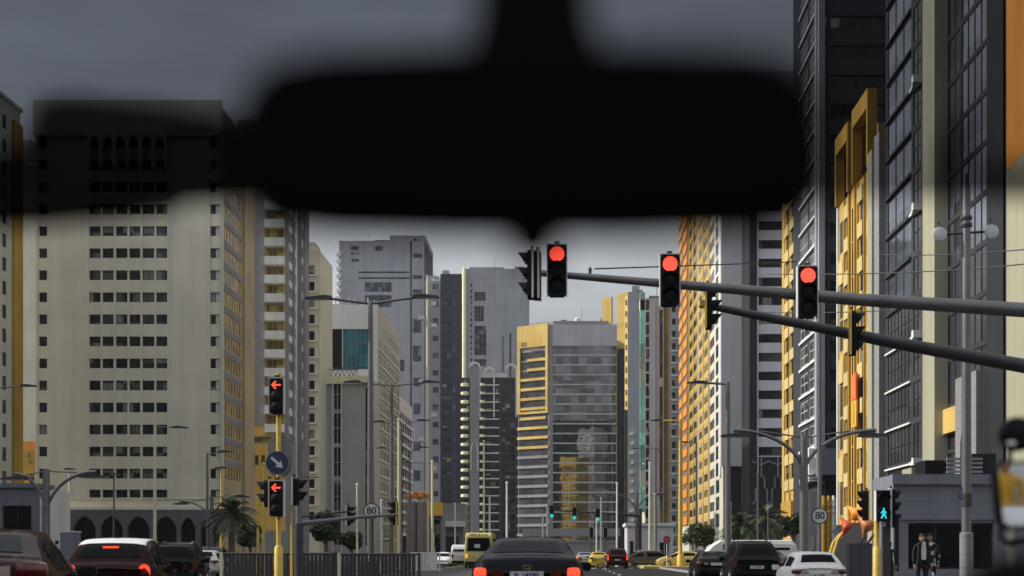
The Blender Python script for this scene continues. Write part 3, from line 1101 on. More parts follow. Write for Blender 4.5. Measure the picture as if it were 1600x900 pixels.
# --- R5 striped tower
D = 255.0
x0, x1 = wx(1171, D), wx(1240, D)
b = Bld('striped_tower', 'grey tower banded with wide dark window strips above hexagon tracery', x0, x1, D, D + 25, 84, M['grey_plain'], left=M['dark'])
sp = 29.4 * D / F
z = wz(712, D)
while z < 80:
    b.win('front', b.u('front', 1183.5), b.u('front', 1226), z, z + sp * .47, W_('glass', 'frame_d', 4))
    z += sp
b.finish(depth=.6)
b.box('dark_slit_strip', wx(1170.5, D), wx(1182, D), D - .5, D - .01, 0, 83, M['dark'])  # dark strip along the tower's left edge
b.box('base_screen', wx(1182.5, D), wx(1227, D), D - .3, D - .01, 0, wz(714, D), M['dark'])
mb = MB()
for ox in (1215, 1189):
    for pl in (((0, 700 + 14), (0, 744), (-5, 746), (-5, 762), (-9, 765), (-9, 784), (-14, 787)), ((0, 744), (5, 746), (5, 762), (9, 765), (9, 784), (14, 787)), ((0, 727), (-14, 721)), ((0, 727), (13, 720))):
        mb.tube([(wx(ox + p[0], D) - b.c[0], D - .45 - b.c[1], wz(p[1], D)) for p in pl], .13, 6)
mb.build('hexagon_tracery', M['mid'], b.root)
b.box('shaft_pipe', wx(1183, D), wx(1184.5, D), D - .5, D - .31, 0, 83, M['grey'])

# --- R6 yellow chequer building and grey glazed side (x = 29.3)
X6 = 29.3
b = Bld('yellow_chequer_building', 'slim yellow building with chequered windows right of the striped tower', X6, X6 + 14, 176.5, 190.5, 58, M['grey_plain'], left=M['yellow'])
z = 11
sp = 3.32
while z < 55:
    b.win('left', b.u('left', 1228.5), b.u('left', 1233.5), z, z + 1.75, W_('glass', 'frame_d', 1))
    b.win('left', b.u('left', 1236.5), b.u('left', 1242), z, z + 1.75, W_('glass', 'frame_d', 1))
    z += sp
b.finish(depth=.5)
for px in (1226.3, 1234.2, 1242.6):
    strip(b, 'gold_fin', px, px + .9, 8, 57, .15, M['gold'], X6)
z = 11 - 1.5
i = 0
while z < 54:
    strip(b, 'bay_panel', 1228, 1234, z, z + 1.35, .22, M['pale_gold'], X6)
    strip(b, 'bay_panel', 1236, 1242.4, z, z + 1.35, .22, M['pale_gold'], X6)
    z += sp
strip(b, 'ornament_base', 1227, 1243, 4.5, 8, .6, M['gold'], X6)

# --- R7 dark banded tower
D = 157.0
X7 = wx(1283, D)
b = Bld('dark_banded_tower', 'very tall dark banded tower rising out of frame behind the yellow building', X7, X7 + 22, D, 176, 78, M['slate'], left=M['slate'])
sp = 46 * D / F
z = wz(690, D)
while z < 75:
    b.win('front', b.u('front', 1297), b.u('front', 1383), z, z + sp * .46, W_('glass', 'frame_d', 5))
    b.win('front', b.u('front', 1285.5), b.u('front', 1293), z, z + sp * .5, W_('glass_b', 'frame', 1))
    b.win('left', b.u('left', 1251), b.u('left', 1262), z, z + sp * .7, W_('glass_b', 'frame_w', 1, 1))
    b.win('left', b.u('left', 1265), b.u('left', 1275), z, z + sp * .7, W_('glass_b', 'frame_w', 1, 1))
    z += sp
b.finish(depth=.6)
z = wz(690, D) - .55
while z < 75:
    strip(b, 'sill', 1250, 1275.5, z + .1, z + .38, .2, M['slab_w'], X7)
    z += sp
strip(b, 'side_pier', 1276.5, 1280, 12, 77, .3, M['bluegrey'], X7)
b.box('edge_pier', X7 - .3, X7 + .35, D - .4, D + .5, 9, 77, M['bluegrey'])
b.box('fascia', X7 - .6, X7 + 9, D - 3.2, D - .01, wz(742, D - 3), wz(701, D - 3), M['podium'])
b.box('soffit', X7 - .4, X7 + 9, D - 2.8, D - .02, wz(749, D - 3), wz(742, D - 3) - .02, M['dark'])
b.box('base_recess', X7 + .4, X7 + 8, D - .3, D - .011, 0, wz(751, D), M['dark'])
for px, mt in ((1287, 'gold'), (1295, 'gold'), (1302.5, 'slab_w'), (1311, 'mid')):
    c = wx(px, D - 2) - b.c[0]
    o = MB().lathe([(.42, 0), (.42, .3), (.3, .35), (.3, 5.6), (.36, 5.65), (.36, 5.85), (.3, 5.9), (.3, 6.3), (.36, 6.35), (.36, 6.55), (.3, 6.6), (.3, 7.1), (.12, 7.5)], 14, c=(c, D - 2 - b.c[1], .15))
    o.build('column', M[mt], b.root, smooth=True)
# hanging white sign on the street side
s_ = strip(b, 'sign_board', 1264, 1275, wz(744, 166), wz(706, 166), .8, M['white'], X7)
mb = MB()
for (p, q, za, zb) in ((1266, 1269.5, 735, 731), (1266, 1269.5, 729, 725), (1266.5, 1270, 723, 716)):
    mb.box(X7 - .86 - b.c[0], X7 - .81 - b.c[0], dpx(q, X7) - b.c[1], dpx(p, X7) - b.c[1], wz(za, 166), wz(zb, 166))
mb.build('sign_mark', M['ink'], b.root)
strip(b, 'awning_rail', 1262, 1278, wz(751, 164), wz(749, 164), 1.0, M['slab_w'], X7)
strip(b, 'awning_rail', 1262, 1278, wz(755, 164), wz(753, 164), 1.0, M['slab_w'], X7)

# --- R8 yellow building with open roof frame
X8 = 28.0
ya, yb = dpx(1377, X8), dpx(1310, X8)
b = Bld('yellow_building', 'sunlit yellow building with a red vertical banner and open frames on its roof', X8, X8 + 15, ya, yb, 36.5, M['mid'], left=M['yellow'])
sp = 3.3
z = 6.0
i = 0
while z < 34.5:
    if i % 3 != 1:
        b.win('left', b.u('left', 1312.5), b.u('left', 1319.5), z - .9, z + 2.3, W_('glass', 'frame', 1))
    b.win('left', b.u('left', 1322.5), b.u('left', 1327.5), z, z + 1.75, W_('glass', 'frame_d'))
    b.win('left', b.u('left', 1331), b.u('left', 1336.5), z - .9, z + 2.3, W_('glass', 'frame_d', 1))
    b.win('left', b.u('left', 1344), b.u('left', 1351.5), z, z + 1.75, W_('glass', 'frame', 1))
    b.win('left', b.u('left', 1354), b.u('left', 1357), z - .3, z + 1.4, W_('glass', 'frame_d'))
    z += sp
    i += 1
b.finish(depth=.5)
for px, w, out, mt in ((1310, 1.4, .2, 'white'), (1320.3, 1.2, .18, 'gold'), (1328.3, 1.4, .25, 'gold'), (1338, 1.8, .3, 'gold'), (1341.5, 1.0, .2, 'gold'), (1352, 1.0, .18, 'gold'), (1357.8, 2.2, .18, 'yellow')):
    strip(b, 'pier', px, px + w, 4, 36.4, out, M[mt], X8)
strip(b, 'corner_column', 1362, 1369, 0, 37.5, .4, M['cream_stone'], X8)
strip(b, 'tiled_pier', 1369.2, 1377, 0, 38.5, .2, M['mid'], X8)
z = 6.0 - 1.45
i = 0
while z < 35:
    strip(b, 'bay_panel', 1322, 1328, z, z + 1.35, .25, M['pale_gold'], X8)
    strip(b, 'bay_panel', 1343.5, 1351.5, z, z + 1.4, .28, M['pale_gold'], X8)
    if i % 3 == 1:
        strip(b, 'bay_panel', 1313, 1319.8, z + .6, z + 3.0, .22, M['pale_gold'], X8)
    z += sp
    i += 1
strip(b, 'base_recess_shade', 1311, 1361, 0, 4.2, .3, M['dark'], X8)  # dark strip stands in for the shade of a recessed base
# roof frames: two open portals and lift core
def portal(px0, px1, z0, z1, t):
    mb = MB()
    a, c = dpx(px1, X8) - b.c[1], dpx(px0, X8) - b.c[1]
    xa, xb = X8 - .4 - b.c[0], X8 + .5 - b.c[0]
    mb.box(xa, xb, a, a + .5, z0, z1)
    mb.box(xa, xb, c - .45, c, z0, z1)
    mb.box(xa, xb, a + .5, c - .45, z1 - t, z1)
    mb.build('roof_frame', M['gold'], b.root)
portal(1310.5, 1330.5, 36.52, 43.3, 1.7)
portal(1337, 1362, 36.52, 43.6, 1.7)
b.box('lift_core', X8 + .5, X8 + 5, dpx(1336, X8), dpx(1327, X8), 36.52, 42.0, M['bronze'])
b.box('roof_room', X8 + .7, X8 + 7, dpx(1360, X8), dpx(1343, X8), 36.52, 40.6, M['warm'])
b.box('roof_room', X8 + .9, X8 + 6, dpx(1325, X8), dpx(1318, X8), 36.52, 39.4, M['gold'])
MB().tube([(X8 + 2 - b.c[0], 137 - b.c[1], 36), (X8 + 2 - b.c[0], 137 - b.c[1], 46.2)], .06, 6).build('aerial', M['pole'], b.root)
# banner
r_ = thing('vertical_banner', 'red over yellow vertical banner hanging on the yellow building', 'banner', (X8 - .55, (dpx(1348, X8) + dpx(1341, X8)) / 2, wz(670, 136)))
bz = wz(630, 136) - wz(670, 136)
hh = wz(588, 136) - wz(670, 136)
hw = (dpx(1341, X8) - dpx(1348, X8)) / 2
MB().box(-.08, .08, -hw, hw, bz, hh).build('red_panel', M['banner_r'], r_)
MB().box(-.08, .08, -hw, hw, 0, bz - .02).build('yellow_panel', M['banner_y'], r_)
mb = MB()
rr = random.Random(3)
for q in range(5):
    zc = bz + .3 + q * (hh - bz - .5) / 5
    for k in range(3):
        mb.box(-.1, -.085, -hw * .5 + rr.uniform(0, .3), hw * .5 - rr.uniform(0, .3), zc + k * .16, zc + k * .16 + .08)
mb.build('lettering', M['banner_y'], r_)
mb = MB()
for q in range(5):
    zc = .15 + q * (bz - .3) / 5
    for k in range(3):
        mb.box(-.1, -.085, -hw * .5 + rr.uniform(0, .3), hw * .5 - rr.uniform(0, .3), zc + k * .14, zc + k * .14 + .07)
mb.build('lettering', M['bronze'], r_)
MB().box(0, .9, -hw * .3, hw * .3, hh * .45, hh * .5).build('bracket', M['pole'], r_)

# --- R9 dark glass tower
X9 = 28.0
ya, yb = dpx(1572, X9), dpx(1384, X9)
H9 = 62
b = Bld('dark_glass_tower', 'dark glass tower with a lit cream pilaster on the right of the street', X9, X9 + 24, ya, yb, H9, M['slate'], left=M['slate'])
sp = 3.32
z = 5.5
while z < H9 - 2:
    b.win('left', b.u('left', 1387), b.u('left', 1424), z, z + sp * .86, W_('glass_sky', 'frame_d', 2, 0) if z > 20 else W_('glass_ref', 'frame_d', 6, 1))  # upper panes brighter, lower ones dull, to place the sky's reflection
    b.win('left', b.u('left', 1427), b.u('left', 1439), z, z + sp * .86, W_('glass_ref', 'frame_d', 1, 1))
    b.win('left', b.u('left', 1475), b.u('left', 1500), z, z + sp * .93, W_('glass_sky' if z > 19 else 'glass_ref', 'frame_d', 2, 0))
    b.win('left', b.u('left', 1502), b.u('left', 1543), z, z + sp * .93, W_('glass_sky' if z > 19 else 'glass_ref', 'frame_d', 3, 0))
    z += sp
b.finish(depth=.3)
z = 5.5 - .3
i = 0
while z < H9 - 2:
    strip(b, 'sill', 1385, 1424, z - .1, z + .04, .18, M['slab_w'] if z < 21 else M['slate'], X9)
    z += sp
i = 0
z = 5.5 - .3
while z < H9 - 2:
    if i % 3 == 1:
        mb = MB()
        # curved bracket swelling towards the pilaster
        y0_, y1_ = dpx(1441, X9), dpx(1424, X9)
        n = 6
        for k in range(n):
            t0, t1 = k / n, (k + 1) / n
            mb.box(X9 - .2 - .5 * (1 - t0) ** 2 - b.c[0], X9 - .01 - b.c[0], y0_ + (y1_ - y0_) * t0 - b.c[1], y0_ + (y1_ - y0_) * t1 - b.c[1], z - .1 - .2 * (1 - t0), z + .06 + .2 * (1 - t0) ** 2)
        mb.build('bracket', M['slab_w'], b.root)
    z += sp
    i += 1
b.box('pilaster', X9 - 1.0, X9 - .01, dpx(1460, X9 - 1.0) , dpx(1441.5, X9 - 1.0), 8.0, H9, M['cream_stone'])
strip(b, 'recess_shade_strip', 1462, 1473, 4, H9, .12, M['navy'], X9)  # navy strip on the wall painted for a dark recess
strip(b, 'corner_recess_shade', 1545, 1571, 0, H9, .15, M['dark'], X9)  # dark strip on the wall stands in for a recess in shade
strip(b, 'cream_panel', 1425, 1440, wz(760, 113), wz(733, 113), .8, M['cream_stone'], X9)
strip(b, 'golden_panel', 1478.5, 1502.5, wz(678, 103), wz(640, 103), .4, M['yellow'], X9)
mb = MB()
bay = pointed_bay(5.0, 9.4, 1.25, 4.6, 6.6)
mb.prism([(p[0] + dpx(1545, X9) - b.c[1] + .3, p[1] + 4.0) for p in bay], 'x', X9 - .75 - b.c[0], X9 - .02 - b.c[0])
mb.build('arched_portal', M['mid'], b.root)

# --- R10 gold lit tower at the right edge
X10 = 28.4
b = Bld('gold_edge_tower', 'tower cut by the right edge of the view with tall gold panels', X10, X10 + 18, 60, 89.0, 62, M['dark'], left=M['cream_stone'])
z = 6
while z < 60:
    for q in range(6):
        b.win('left', 4.2 + q * 4.0, 6.6 + q * 4.0, z, z + 2.0, W_('glass', 'frame_d', 1))
    z += 3.4
b.finish()
b.box('gold_fin', X10 - .7, X10 - .01, 86.9, 88.9, wz(262, 88), 62, M['orange'])
b.box('gold_fin', X10 - .9, X10 - .01, 84.8, 86.4, wz(262, 88), 62, M['orange'])
b.box('cream_fin', X10 - .7, X10 - .01, 86.9, 88.9, 0, wz(262, 88) - .02, M['cream_stone'])
b.box('cream_fin', X10 - .9, X10 - .01, 84.8, 86.4, 0, wz(262, 88) - .02, M['cream_stone'])

# --- low stone pavilion on the right pavement
D = 67.0
xa, xb = wx(1396, D), 26.5
b = Bld('stone_pavilion', 'low blue grey stone pavilion with a wide dark shop window at right', xa, xb, D, D + 4.5, wz(741, D), M['podium'])
b.win('front', b.u('front', 1419), b.u('front', 1552), .55, wz(817, D), W_('car_glass', 'frame_d', 2))
b.finish(depth=.5, parapet=.4)
b.box('cornice', xa - .1, xb + .1, D - .25, D - .01, wz(757, D), wz(741, D), M['podium'])
b.box('fascia', xa + .25, xb - .1, D - .12, D - .011, wz(812, D), wz(803, D), M['podium'])
b.box('plinth', xa - .15, xb, D - .6, D - .012, 0, .42, M['podium'])
b.box('door_leaf', wx(1398, D), wx(1404, D), D - .06, D - .013, .45, wz(815, D), M['dark'])
b.box('vent_panel', wx(1523, D), wx(1560, D), D + .4, D + 2.0, b.H + .02, b.H + 1.0, M['dark'])
b.box('vent_panel', wx(1450, D), wx(1479, D), D + .5, D + 2.5, b.H + .02, wz(718, D), M['void'])
for q in range(4):
    b.box('louvre', wx(1482, D), wx(1538, D), D + .25, D + .38, b.H + .08 + q * .2, b.H + .2 + q * .2, M['mid'])
# small far blocks
b = Bld('white_far_hall', 'low white hall with a flat roof far down the street', wx(980, 230), wx(1052, 230), 230, 240, wz(822, 230), M['grey'])
b.win('front', b.u('front', 984), b.u('front', 990), .3, 3.4, W_('glass', 'frame_d'))
b.win('front', b.u('front', 1030), b.u('front', 1046), .3, 3.2, W_('glass', 'frame_w', 1))
b.finish(parapet=.5)
b.box('coping', wx(980, 230) - .3, wx(1052, 230) + .3, 229.6, 240.2, b.H, b.H + .5, M['slab_w'])
b = Bld('grey_far_hall', 'low grey hall with a rounded canopy below the black tower', wx(684, 300), wx(724, 300), 300, 316, wz(786, 300), M['mid'])
b.win('front', b.u('front', 688), b.u('front', 720), .5, 5, W_('glass', 'frame_d', 4))
b.finish(parapet=.5)
b.box('canopy', wx(680, 300), wx(727, 300), 297, 299.9, 7.0, 8.2, M['slab_w'])
b = Bld('bridge_block', 'long low grey block running behind the yellow minibus', wx(600, 340), wx(812, 340), 340, 350, wz(838, 340), M['slate'])
z = 1
b.win('front', b.u('front', 640), b.u('front', 700), .4, 3.4, W_('glass', 'frame_d', 5))
b.win('front', b.u('front', 715), b.u('front', 800), .4, 3.4, W_('glass', 'frame_d', 5))
b.finish(parapet=.4)
b = Bld('yellow_cube_shop', 'small bright yellow box shop beside the brown drums', wx(669, 180), wx(691, 180), 180, 185, wz(786, 180), M['mid'])
b.win('front', b.u('front', 672), b.u('front', 688), .2, wz(812, 180), W_('glass', 'frame_d', 1))
b.finish(parapet=.3)
b.box('fascia', wx(668, 180), wx(692, 180), 179.4, 179.98, wz(806, 180), wz(785, 180), M['banner_y'])
def clutter(x0, x1, y, z, n, seed, root, c):
    rr = random.Random(seed)
    for i in range(n):
        x = x0 + (x1 - x0) * (i + rr.uniform(.2, .8)) / n
        w, h = rr.uniform(.6, 1.6), rr.uniform(.8, 2.2)
        if rr.random() < .45:
            MB().lathe([(w * .8, 0), (w * .85, h * .8), (w * .3, h)], 12, c=(x - c[0], y + rr.uniform(2, 5) - c[1], z)).build('water_tank', M['white'], root)
        else:
            MB().box(x - w - c[0], x + w - c[0], y + 2 - c[1], y + 4 - c[1], z, z + h).build('roof_unit', M['mid'], root)
    x = x0 + (x1 - x0) * rr.uniform(.3, .7)
    MB().tube([(x - c[0], y + 3 - c[1], z), (x - c[0], y + 3 - c[1], z + 5)], .09, 6).build('aerial', M['pole'], root)


for nm, sd in (('hazy_tower', 1), ('bright_edge_tower', 2), ('teal_glass_building', 3), ('plain_grey_tower', 4), ('mint_edge_tower', 5), ('slim_grey_tower', 6), ('pale_tower', 7)):
    r_ = bpy.data.objects[nm]
    wl = [c for c in r_.children if c.name.startswith('wall')][0]
    xs = [v.co.x for v in wl.data.vertices]
    ys = [v.co.y for v in wl.data.vertices]
    zs = [v.co.z for v in wl.data.vertices]
    clutter(min(xs) + 2, max(xs) - 1, min(ys), max(zs) - .9, 4 if max(xs) - min(xs) > 12 else 2, sd, r_, (0, 0))
clutter(2, Wf - 2, 4, HC + 1.6, 3, 9, bpy.data.objects['glass_office_tower'], (0, 0))
b = Bld('pale_mirrored_tower', 'pale tower behind the camera mirrored above the ochre one', 17, 35, -310, -292, 112, M['white'])
z = 4
while z < 108:
    for q in range(4):
        b.win('back', 1.2 + q * 4.2, 3.8 + q * 4.2, z, z + 2.1, W_('glass', 'frame_w', 1))
    z += 3.4
b.finish(depth=.8)
b.root.rotation_euler = (0, 0, R(42))
b = Bld('added_dark_tower', 'broad dark tower added behind the camera mirrored in the glass office tower', -46, 52, -345, -325, 122, M['dark'])  # added out of view so the lower glass reflects something dark
z = 6
while z < 110:
    b.win('back', 2, 88, z, z + 1.8, W_('glass', 'frame_d', 12), part='window_band')
    z += 3.6
b.finish()
# added blocks outside the frame: shade the street, pass sun through gaps, fill reflections
for (ya, yb, h, lab) in ((-80, 26, 66, 'long grey block added out of view to shade the street'), (43, 57, 64, 'narrow cream block added out of view to shade the street'), (67, 124, 50, 'cream block added out of view to shade the street')):
    b = Bld('added_shade_block', lab, -112, -80, ya, yb, h, M['cream'] if ya > 0 else M['grey'], right=M['cream'] if ya > 0 else M['grey'])
    z = 5
    while z < h - 3:
        b.win('right', 3, (yb - ya) - 3, z, z + 1.7, W_('glass', 'frame_d', 12), part='window_band')
        z += 3.4
    b.finish()
b = Bld('ochre_tower', 'ochre tower behind the camera mirrored in the glass office tower', 2, 19, -281, -264, 84, M['mirrored_gold'])
b.ops['back'] = []
z = 4
while z < 80:
    for q in range(4):
        b.win('back', 1.2 + q * 4.0, 3.6 + q * 4.0, z, z + 2.1, W_('glass', 'frame_g', 1))
    z += 3.4
b.finish(depth=.8)
b.box('crown', 1, 20, -263.9, -263, 76, 85, M['mirrored_gold'])
b.root.rotation_euler = (0, 0, R(42))
# ================================================================== THE SETTING
def structure(name, mb, mat):
    return tag(mb.build(name, mat), kind='structure')


structure('ground', MB().quad((-3000, -3000, -.016), (3000, -3000, -.016), (3000, 4000, -.016), (-3000, 4000, -.016)), M['paving'])
structure('road', MB().quad((-30, -300, -.012), (8.5, -300, -.012), (8.5, 474, -.012), (-30, 474, -.012)), M['asphalt'])
structure('cross_road', MB().quad((-300, 140, -.008), (300, 140, -.008), (300, 158, -.008), (-300, 158, -.008)), M['asphalt'])
structure('pavement', MB().box(8.5, 27.6, -100, 66, -.02, .13).box(8.5, 27.6, 66.001, 138, -.02, .129), M['paving'])
structure('traffic_island', MB().box(-9.6, -3.6, 30, 137, -.02, .14).box(-9.6, -3.6, 160, 440, -.02, .14), M['paving'])
structure('island_kerb', MB().box(-9.75, -9.603, 30, 137, -.02, .15).box(-3.597, -3.45, 30, 137, -.02, .15).box(-9.75, -3.45, 29.8, 29.997, -.02, .15), M['kerb_y'])
structure('kerb', MB().box(8.35, 8.497, -100, 138, -.02, .145), M['kerb'])
structure('side_island', MB().box(7.2, 17.5, 124, 137, -.02, .20), M['kerb_y'])
mb = MB()
for x in (-.2, 3.4):
    y = 4
    while y < 420:
        if not 138 < y < 160:
            mb.quad((x - .07, y, -.004), (x + .07, y, -.004), (x + .07, y + 3, -.004), (x - .07, y + 3, -.004))
        y += 9
for x in (-14, -18, -22):
    y = 4
    while y < 130:
        mb.quad((x - .07, y, -.004), (x + .07, y, -.004), (x + .07, y + 3, -.004), (x - .07, y + 3, -.004))
        y += 9
x = -3
while x < 8:
    mb.quad((x, 126, -.004), (x + .5, 126, -.004), (x + .5, 130, -.004), (x, 130, -.004))
    x += 1.1
structure('road_markings', mb, M['line'])

# ================================================================== LAMP POSTS, POLES
def lamp_head(name, root, c, rz, s=1.0):
    mb = MB()
    mb.prism([(-.55 * s, 0), (-.5 * s, .07 * s), (.2 * s, .16 * s), (.55 * s, .13 * s), (.6 * s, 0)], 'y', -.16 * s, .16 * s)
    o = mb.build(name, M['pole_d'], root, loc=c)
    o.rotation_euler = (0, 0, rz)
    mb = MB().box(-.42 * s, .42 * s, -.12 * s, .12 * s, -.03 * s, -.002)
    mb.build('lens', M['sign_w'], o)
    return o


def lamp_post(label, px, D, top, arms, mat='pole', r=.13, base=True, group=None, dip=.0, name='street_lamp'):
    """arms: photo columns of the lamp head ends"""
    X = wx(px, D)
    H = wz(top, D)
    t = thing(name, label, 'street lamp', (X, D, 0), 0, group)
    MB().tube([(0, 0, 0), (0, 0, H * .5), (0, 0, H)], [r, r * .85, r * .62], 10).build('pole', M[mat], t, smooth=True)
    if base:
        MB().lathe([(r * 2.2, 0), (r * 2.2, .06), (r * 1.5, .08), (r * 1.45, 1.1), (r * 1.05, 1.2)], 12).build('base_sleeve', M[mat], t, smooth=True)
    for a, yy in arms:
        xe, ze = wx(a, D) - X, wz(yy, D)
        s = 1 if xe > 0 else -1
        xa = xe - s * .75
        MB().tube([(0, 0, H - .12), (xa * .5, 0, (H - .12) * .5 + ze * .5 + dip), (xa, 0, ze)], r * .38, 6).build('arm', M[mat if mat != 'pole_c' else 'pole'], t, smooth=True)
        lamp_head('lamp_head', t, (xa + s * .35, 0, ze - .04), 0 if s < 0 else PI)
    return t


def curved_lamp(label, px, D, top, heads, arc, r=.2):
    """post whose two arms spring from low on the post and bow outwards"""
    X, H = wx(px, D), wz(top, D)
    t = thing('street_lamp', label, 'street lamp', (X, D, 0))
    MB().tube([(0, 0, 0), (0, 0, H)], [r, r * .8], 12).build('pole', M['pole'], t, smooth=True)
    MB().lathe([(r * 2, 0), (r * 2, .08), (r * 1.35, .1), (r * 1.35, 1.3), (r * 1.0, 1.38)], 12).build('base_sleeve', M['pole'], t, smooth=True)
    for h in heads:
        xe = wx(h[0], D) - X
        ze = wz(h[1], D)
        zs = wz(arc, D)
        pts = []
        for k in range(9):
            q = k / 8
            a = q * PI / 2
            pts.append((xe * (1 - math.cos(a)) * .55 + xe * q * .45, 0, zs + (ze - zs) * math.sin(a) ** .8))
        MB().tube(pts, r * .38, 8).build('arm', M['pole'], t, smooth=True)
        MB().tube([(0, 0, H - .1), (xe * .62, 0, ze - .04)], .035, 6).build('stay', M['pole'], t)
        lamp_head('lamp_head', t, (xe * .97, 0, ze - .28), 0 if xe < 0 else PI, 1.15)
        MB().tube([(xe * .97, 0, ze - .2), (xe * .97, 0, ze + .02)], .05, 6).build('hanger', M['pole_d'], t)
    return t


curved_lamp('grey curved double lamp post in front of the white kiosk', 72, 66, 733, ((22, 740), (150, 737)), 800)
curved_lamp('grey curved double lamp post before the yellow building', 1256, 58, 680, ((1146, 672), (1369, 672)), 735, .2)
curved_lamp('small curved double lamp post behind the palm on the left', 331, 120, 776, ((281, 783), (382, 772)), 815, .2)
curved_lamp('curved double lamp post far ahead in front of the white hall', 995, 190, 770, ((955, 772), (1035, 770)), 800, .25)
lamp_post('tall double lamp post on the island, the nearest of the row', 579, 60, 470, ((483, 466), (681, 464)), r=.16)
lamp_post('double lamp post second in the island row, arms at the teal glass', 612, 92, 600, ((540, 597), (684, 597)), r=.15)
lamp_post('double lamp post third in the island row, thin arms', 627, 122, 662, ((583, 659), (670, 657)), r=.14)
lamp_post('double lamp post fourth in the island row, behind the speed sign', 640, 160, 704, ((590, 700), (668, 699)), r=.14)
lamp_post('double lamp post far along the island, in front of the black tower', 675, 190, 722, ((632, 723), (712, 722)), 'pole_c', r=.16)
lamp_post('cream single lamp post in front of the beige tower', 242, 100, 664, ((291, 668),), 'pole_c', r=.13, base=False)
lamp_post('single lamp post with one arm reaching left before the plain grey wall', 1137, 82, 597, ((1077, 598),), r=.2)
lamp_post('yellow lit single lamp post on the far yellow kerb', 1063, 126, 655, ((1018, 657),), 'pole_y', r=.2)
lamp_post('slim dark lamp post left of the cream one at the beige tower', 178, 130, 738, ((186, 741),), 'pole_d', r=.1, base=False)
lamp_post('white lamp post with a short hook at the arcade', 108, 140, 732, ((116, 733),), 'pole_w', r=.12, base=False)
lamp_post('gold lit lamp post standing behind the palm', 346, 130, 729, ((337, 731),), 'pole_y', r=.14, base=False)
lamp_post('grey lamp post beside the palm with a thin left arm', 324, 105, 708, ((362, 706),), r=.12, base=False)
lamp_post('lamp post out of frame whose arm enters at the left edge', -40, 100, 606, ((55, 603),), r=.14)
lamp_post('far lamp post with two thin arms before the mint tower', 1025, 220, 700, ((988, 701), (1058, 700)), r=.16)
lamp_post('grey single lamp post at the foot of the orange tower', 1088, 150, 690, ((1060, 691),), r=.15)

# slender posts; sunlight on them is put into cream and white colours
def slim_post(label, px, D, top, mat, r=.07, knob=True, group=None):
    t = thing('slender_post', label, 'post', (wx(px, D), D, 0), 0, group)
    H = wz(top, D)
    MB().tube([(0, 0, 0), (0, 0, H)], [r, r * .75], 8).build('shaft', M[mat], t, smooth=True)
    MB().lathe([(r * 1.8, 0), (r * 1.8, .05), (r * 1.25, .07), (r * 1.25, .7), (r, .75)], 10).build('foot', M[mat], t)
    if knob:
        MB().lathe([(r * .8, H), (r * 1.2, H + .02), (r * 1.2, H + .1), (r * .3, H + .16)], 8).build('cap', M[mat], t)
    return t


for lab, px, D, top, mt, r in (
    ('tall cream mast with brackets beside the slim grey tower', 668, 170, 432, 'pole_c', .19),
    ('cream post right of the tall cream mast', 675.5, 120, 722, 'pole_c', .12),
    ('yellow lit post in front of the hazy tower base', 623, 112, 657, 'pole_c', .12),
    ('cream post standing left of the round speed sign', 558, 84, 759, 'pole_c', .075),
    ('pale post standing right of the round speed sign', 596, 96, 784, 'pole_w', .08),
    ('short yellow post left of the brown drums', 616, 120, 818, 'pole_y', .10),
    ('yellow post between the palm and the arrow lights', 403, 90, 779, 'pole_y', .10),
    ('thin yellow post just left of the arrow lights', 412, 76, 727, 'pole_y', .075),
    ('white post rising above the roof of the black sedan', 792, 130, 755, 'pole_w', .11),
    ('pale thin post by the scalloped tower, the left one', 756, 150, 690, 'pole_c', .10),
    ('short pale post by the scalloped tower, the right one', 765, 150, 779, 'pole_c', .12),
    ('white post in front of the low storeys of the glass office tower', 855, 150, 791, 'pole_w', .10),
    ('shorter white post left of the green lights', 848, 150, 806, 'pole_w', .09),
    ('white post under the third green light', 939, 150, 779, 'pole_w', .11),
    ('thin post carrying a small lamp by the yellow taxi', 932, 130, 813, 'pole_w', .07),
    ('tall white post at the right corner of the glass office tower', 964, 145, 756, 'pole_w', .11),
    ('white lit post in front of the mint tower', 1015, 140, 724, 'pole_w', .11),
    ('cream post right of the white lit post at the mint tower', 1022.5, 140, 773, 'pole_c', .13),
    ('yellow and white post left of the fan palms', 1141, 85, 789, 'pole_c', .08),
    ('thin grey post in front of the hexagon tracery', 1184, 90, 742, 'pole', .07),
    ('short grey post right of the fan palms', 1200, 88, 799, 'pole', .05),
    ('pale post by the grey hall with the canopy', 711, 160, 788, 'pole_w', .10),
):
    t = slim_post(lab, px, D, top, mt, r)
    if px == 668:
        for k, yy in enumerate((478, 500, 512, 600, 652, 690, 735)):
            zz = wz(yy, D)
            s = -1 if k % 2 else 1
            MB().tube([(0, 0, zz), (s * (1.0 if k % 3 else .7) * 1.2, 0, zz)], .07, 6).box(s * .75 - .3, s * .75 + .3, -.2, .2, zz + .05, zz + .5).build('bracket', M['slab_w'], t)

# the two heavy signal masts at either side
def heavy_mast(label, px, D, top, sleeve_y, r, mat='pole'):
    t = thing('signal_mast', label, 'mast', (wx(px, D), D, .13))
    H = wz(top, D) - .13
    zs = wz(sleeve_y, D) - .13
    MB().tube([(0, 0, 0), (0, 0, H * .5), (0, 0, H)], [r, r * .95, r * .8], 16).build('pole', M[mat], t, smooth=True)
    mb = MB().lathe([(r * 1.35, 0), (r * 1.35, zs), (r * 1.0, zs + .02)], 18)
    o = mb.build('sleeve', M['sign_grey'] if px > 800 else M['pole_d'], t, smooth=True)
    mb = MB()
    for zz in (zs - .08, zs * .5, zs - .5):
        for k in range(10):
            a = 2 * PI * k / 10
            mb.lathe([(.012, zz - .012), (.012, zz + .012)], 6, c=(r * 1.36 * math.cos(a), r * 1.36 * math.sin(a), 0))
    mb.build('bolt', M['pole_d'], o)
    return t


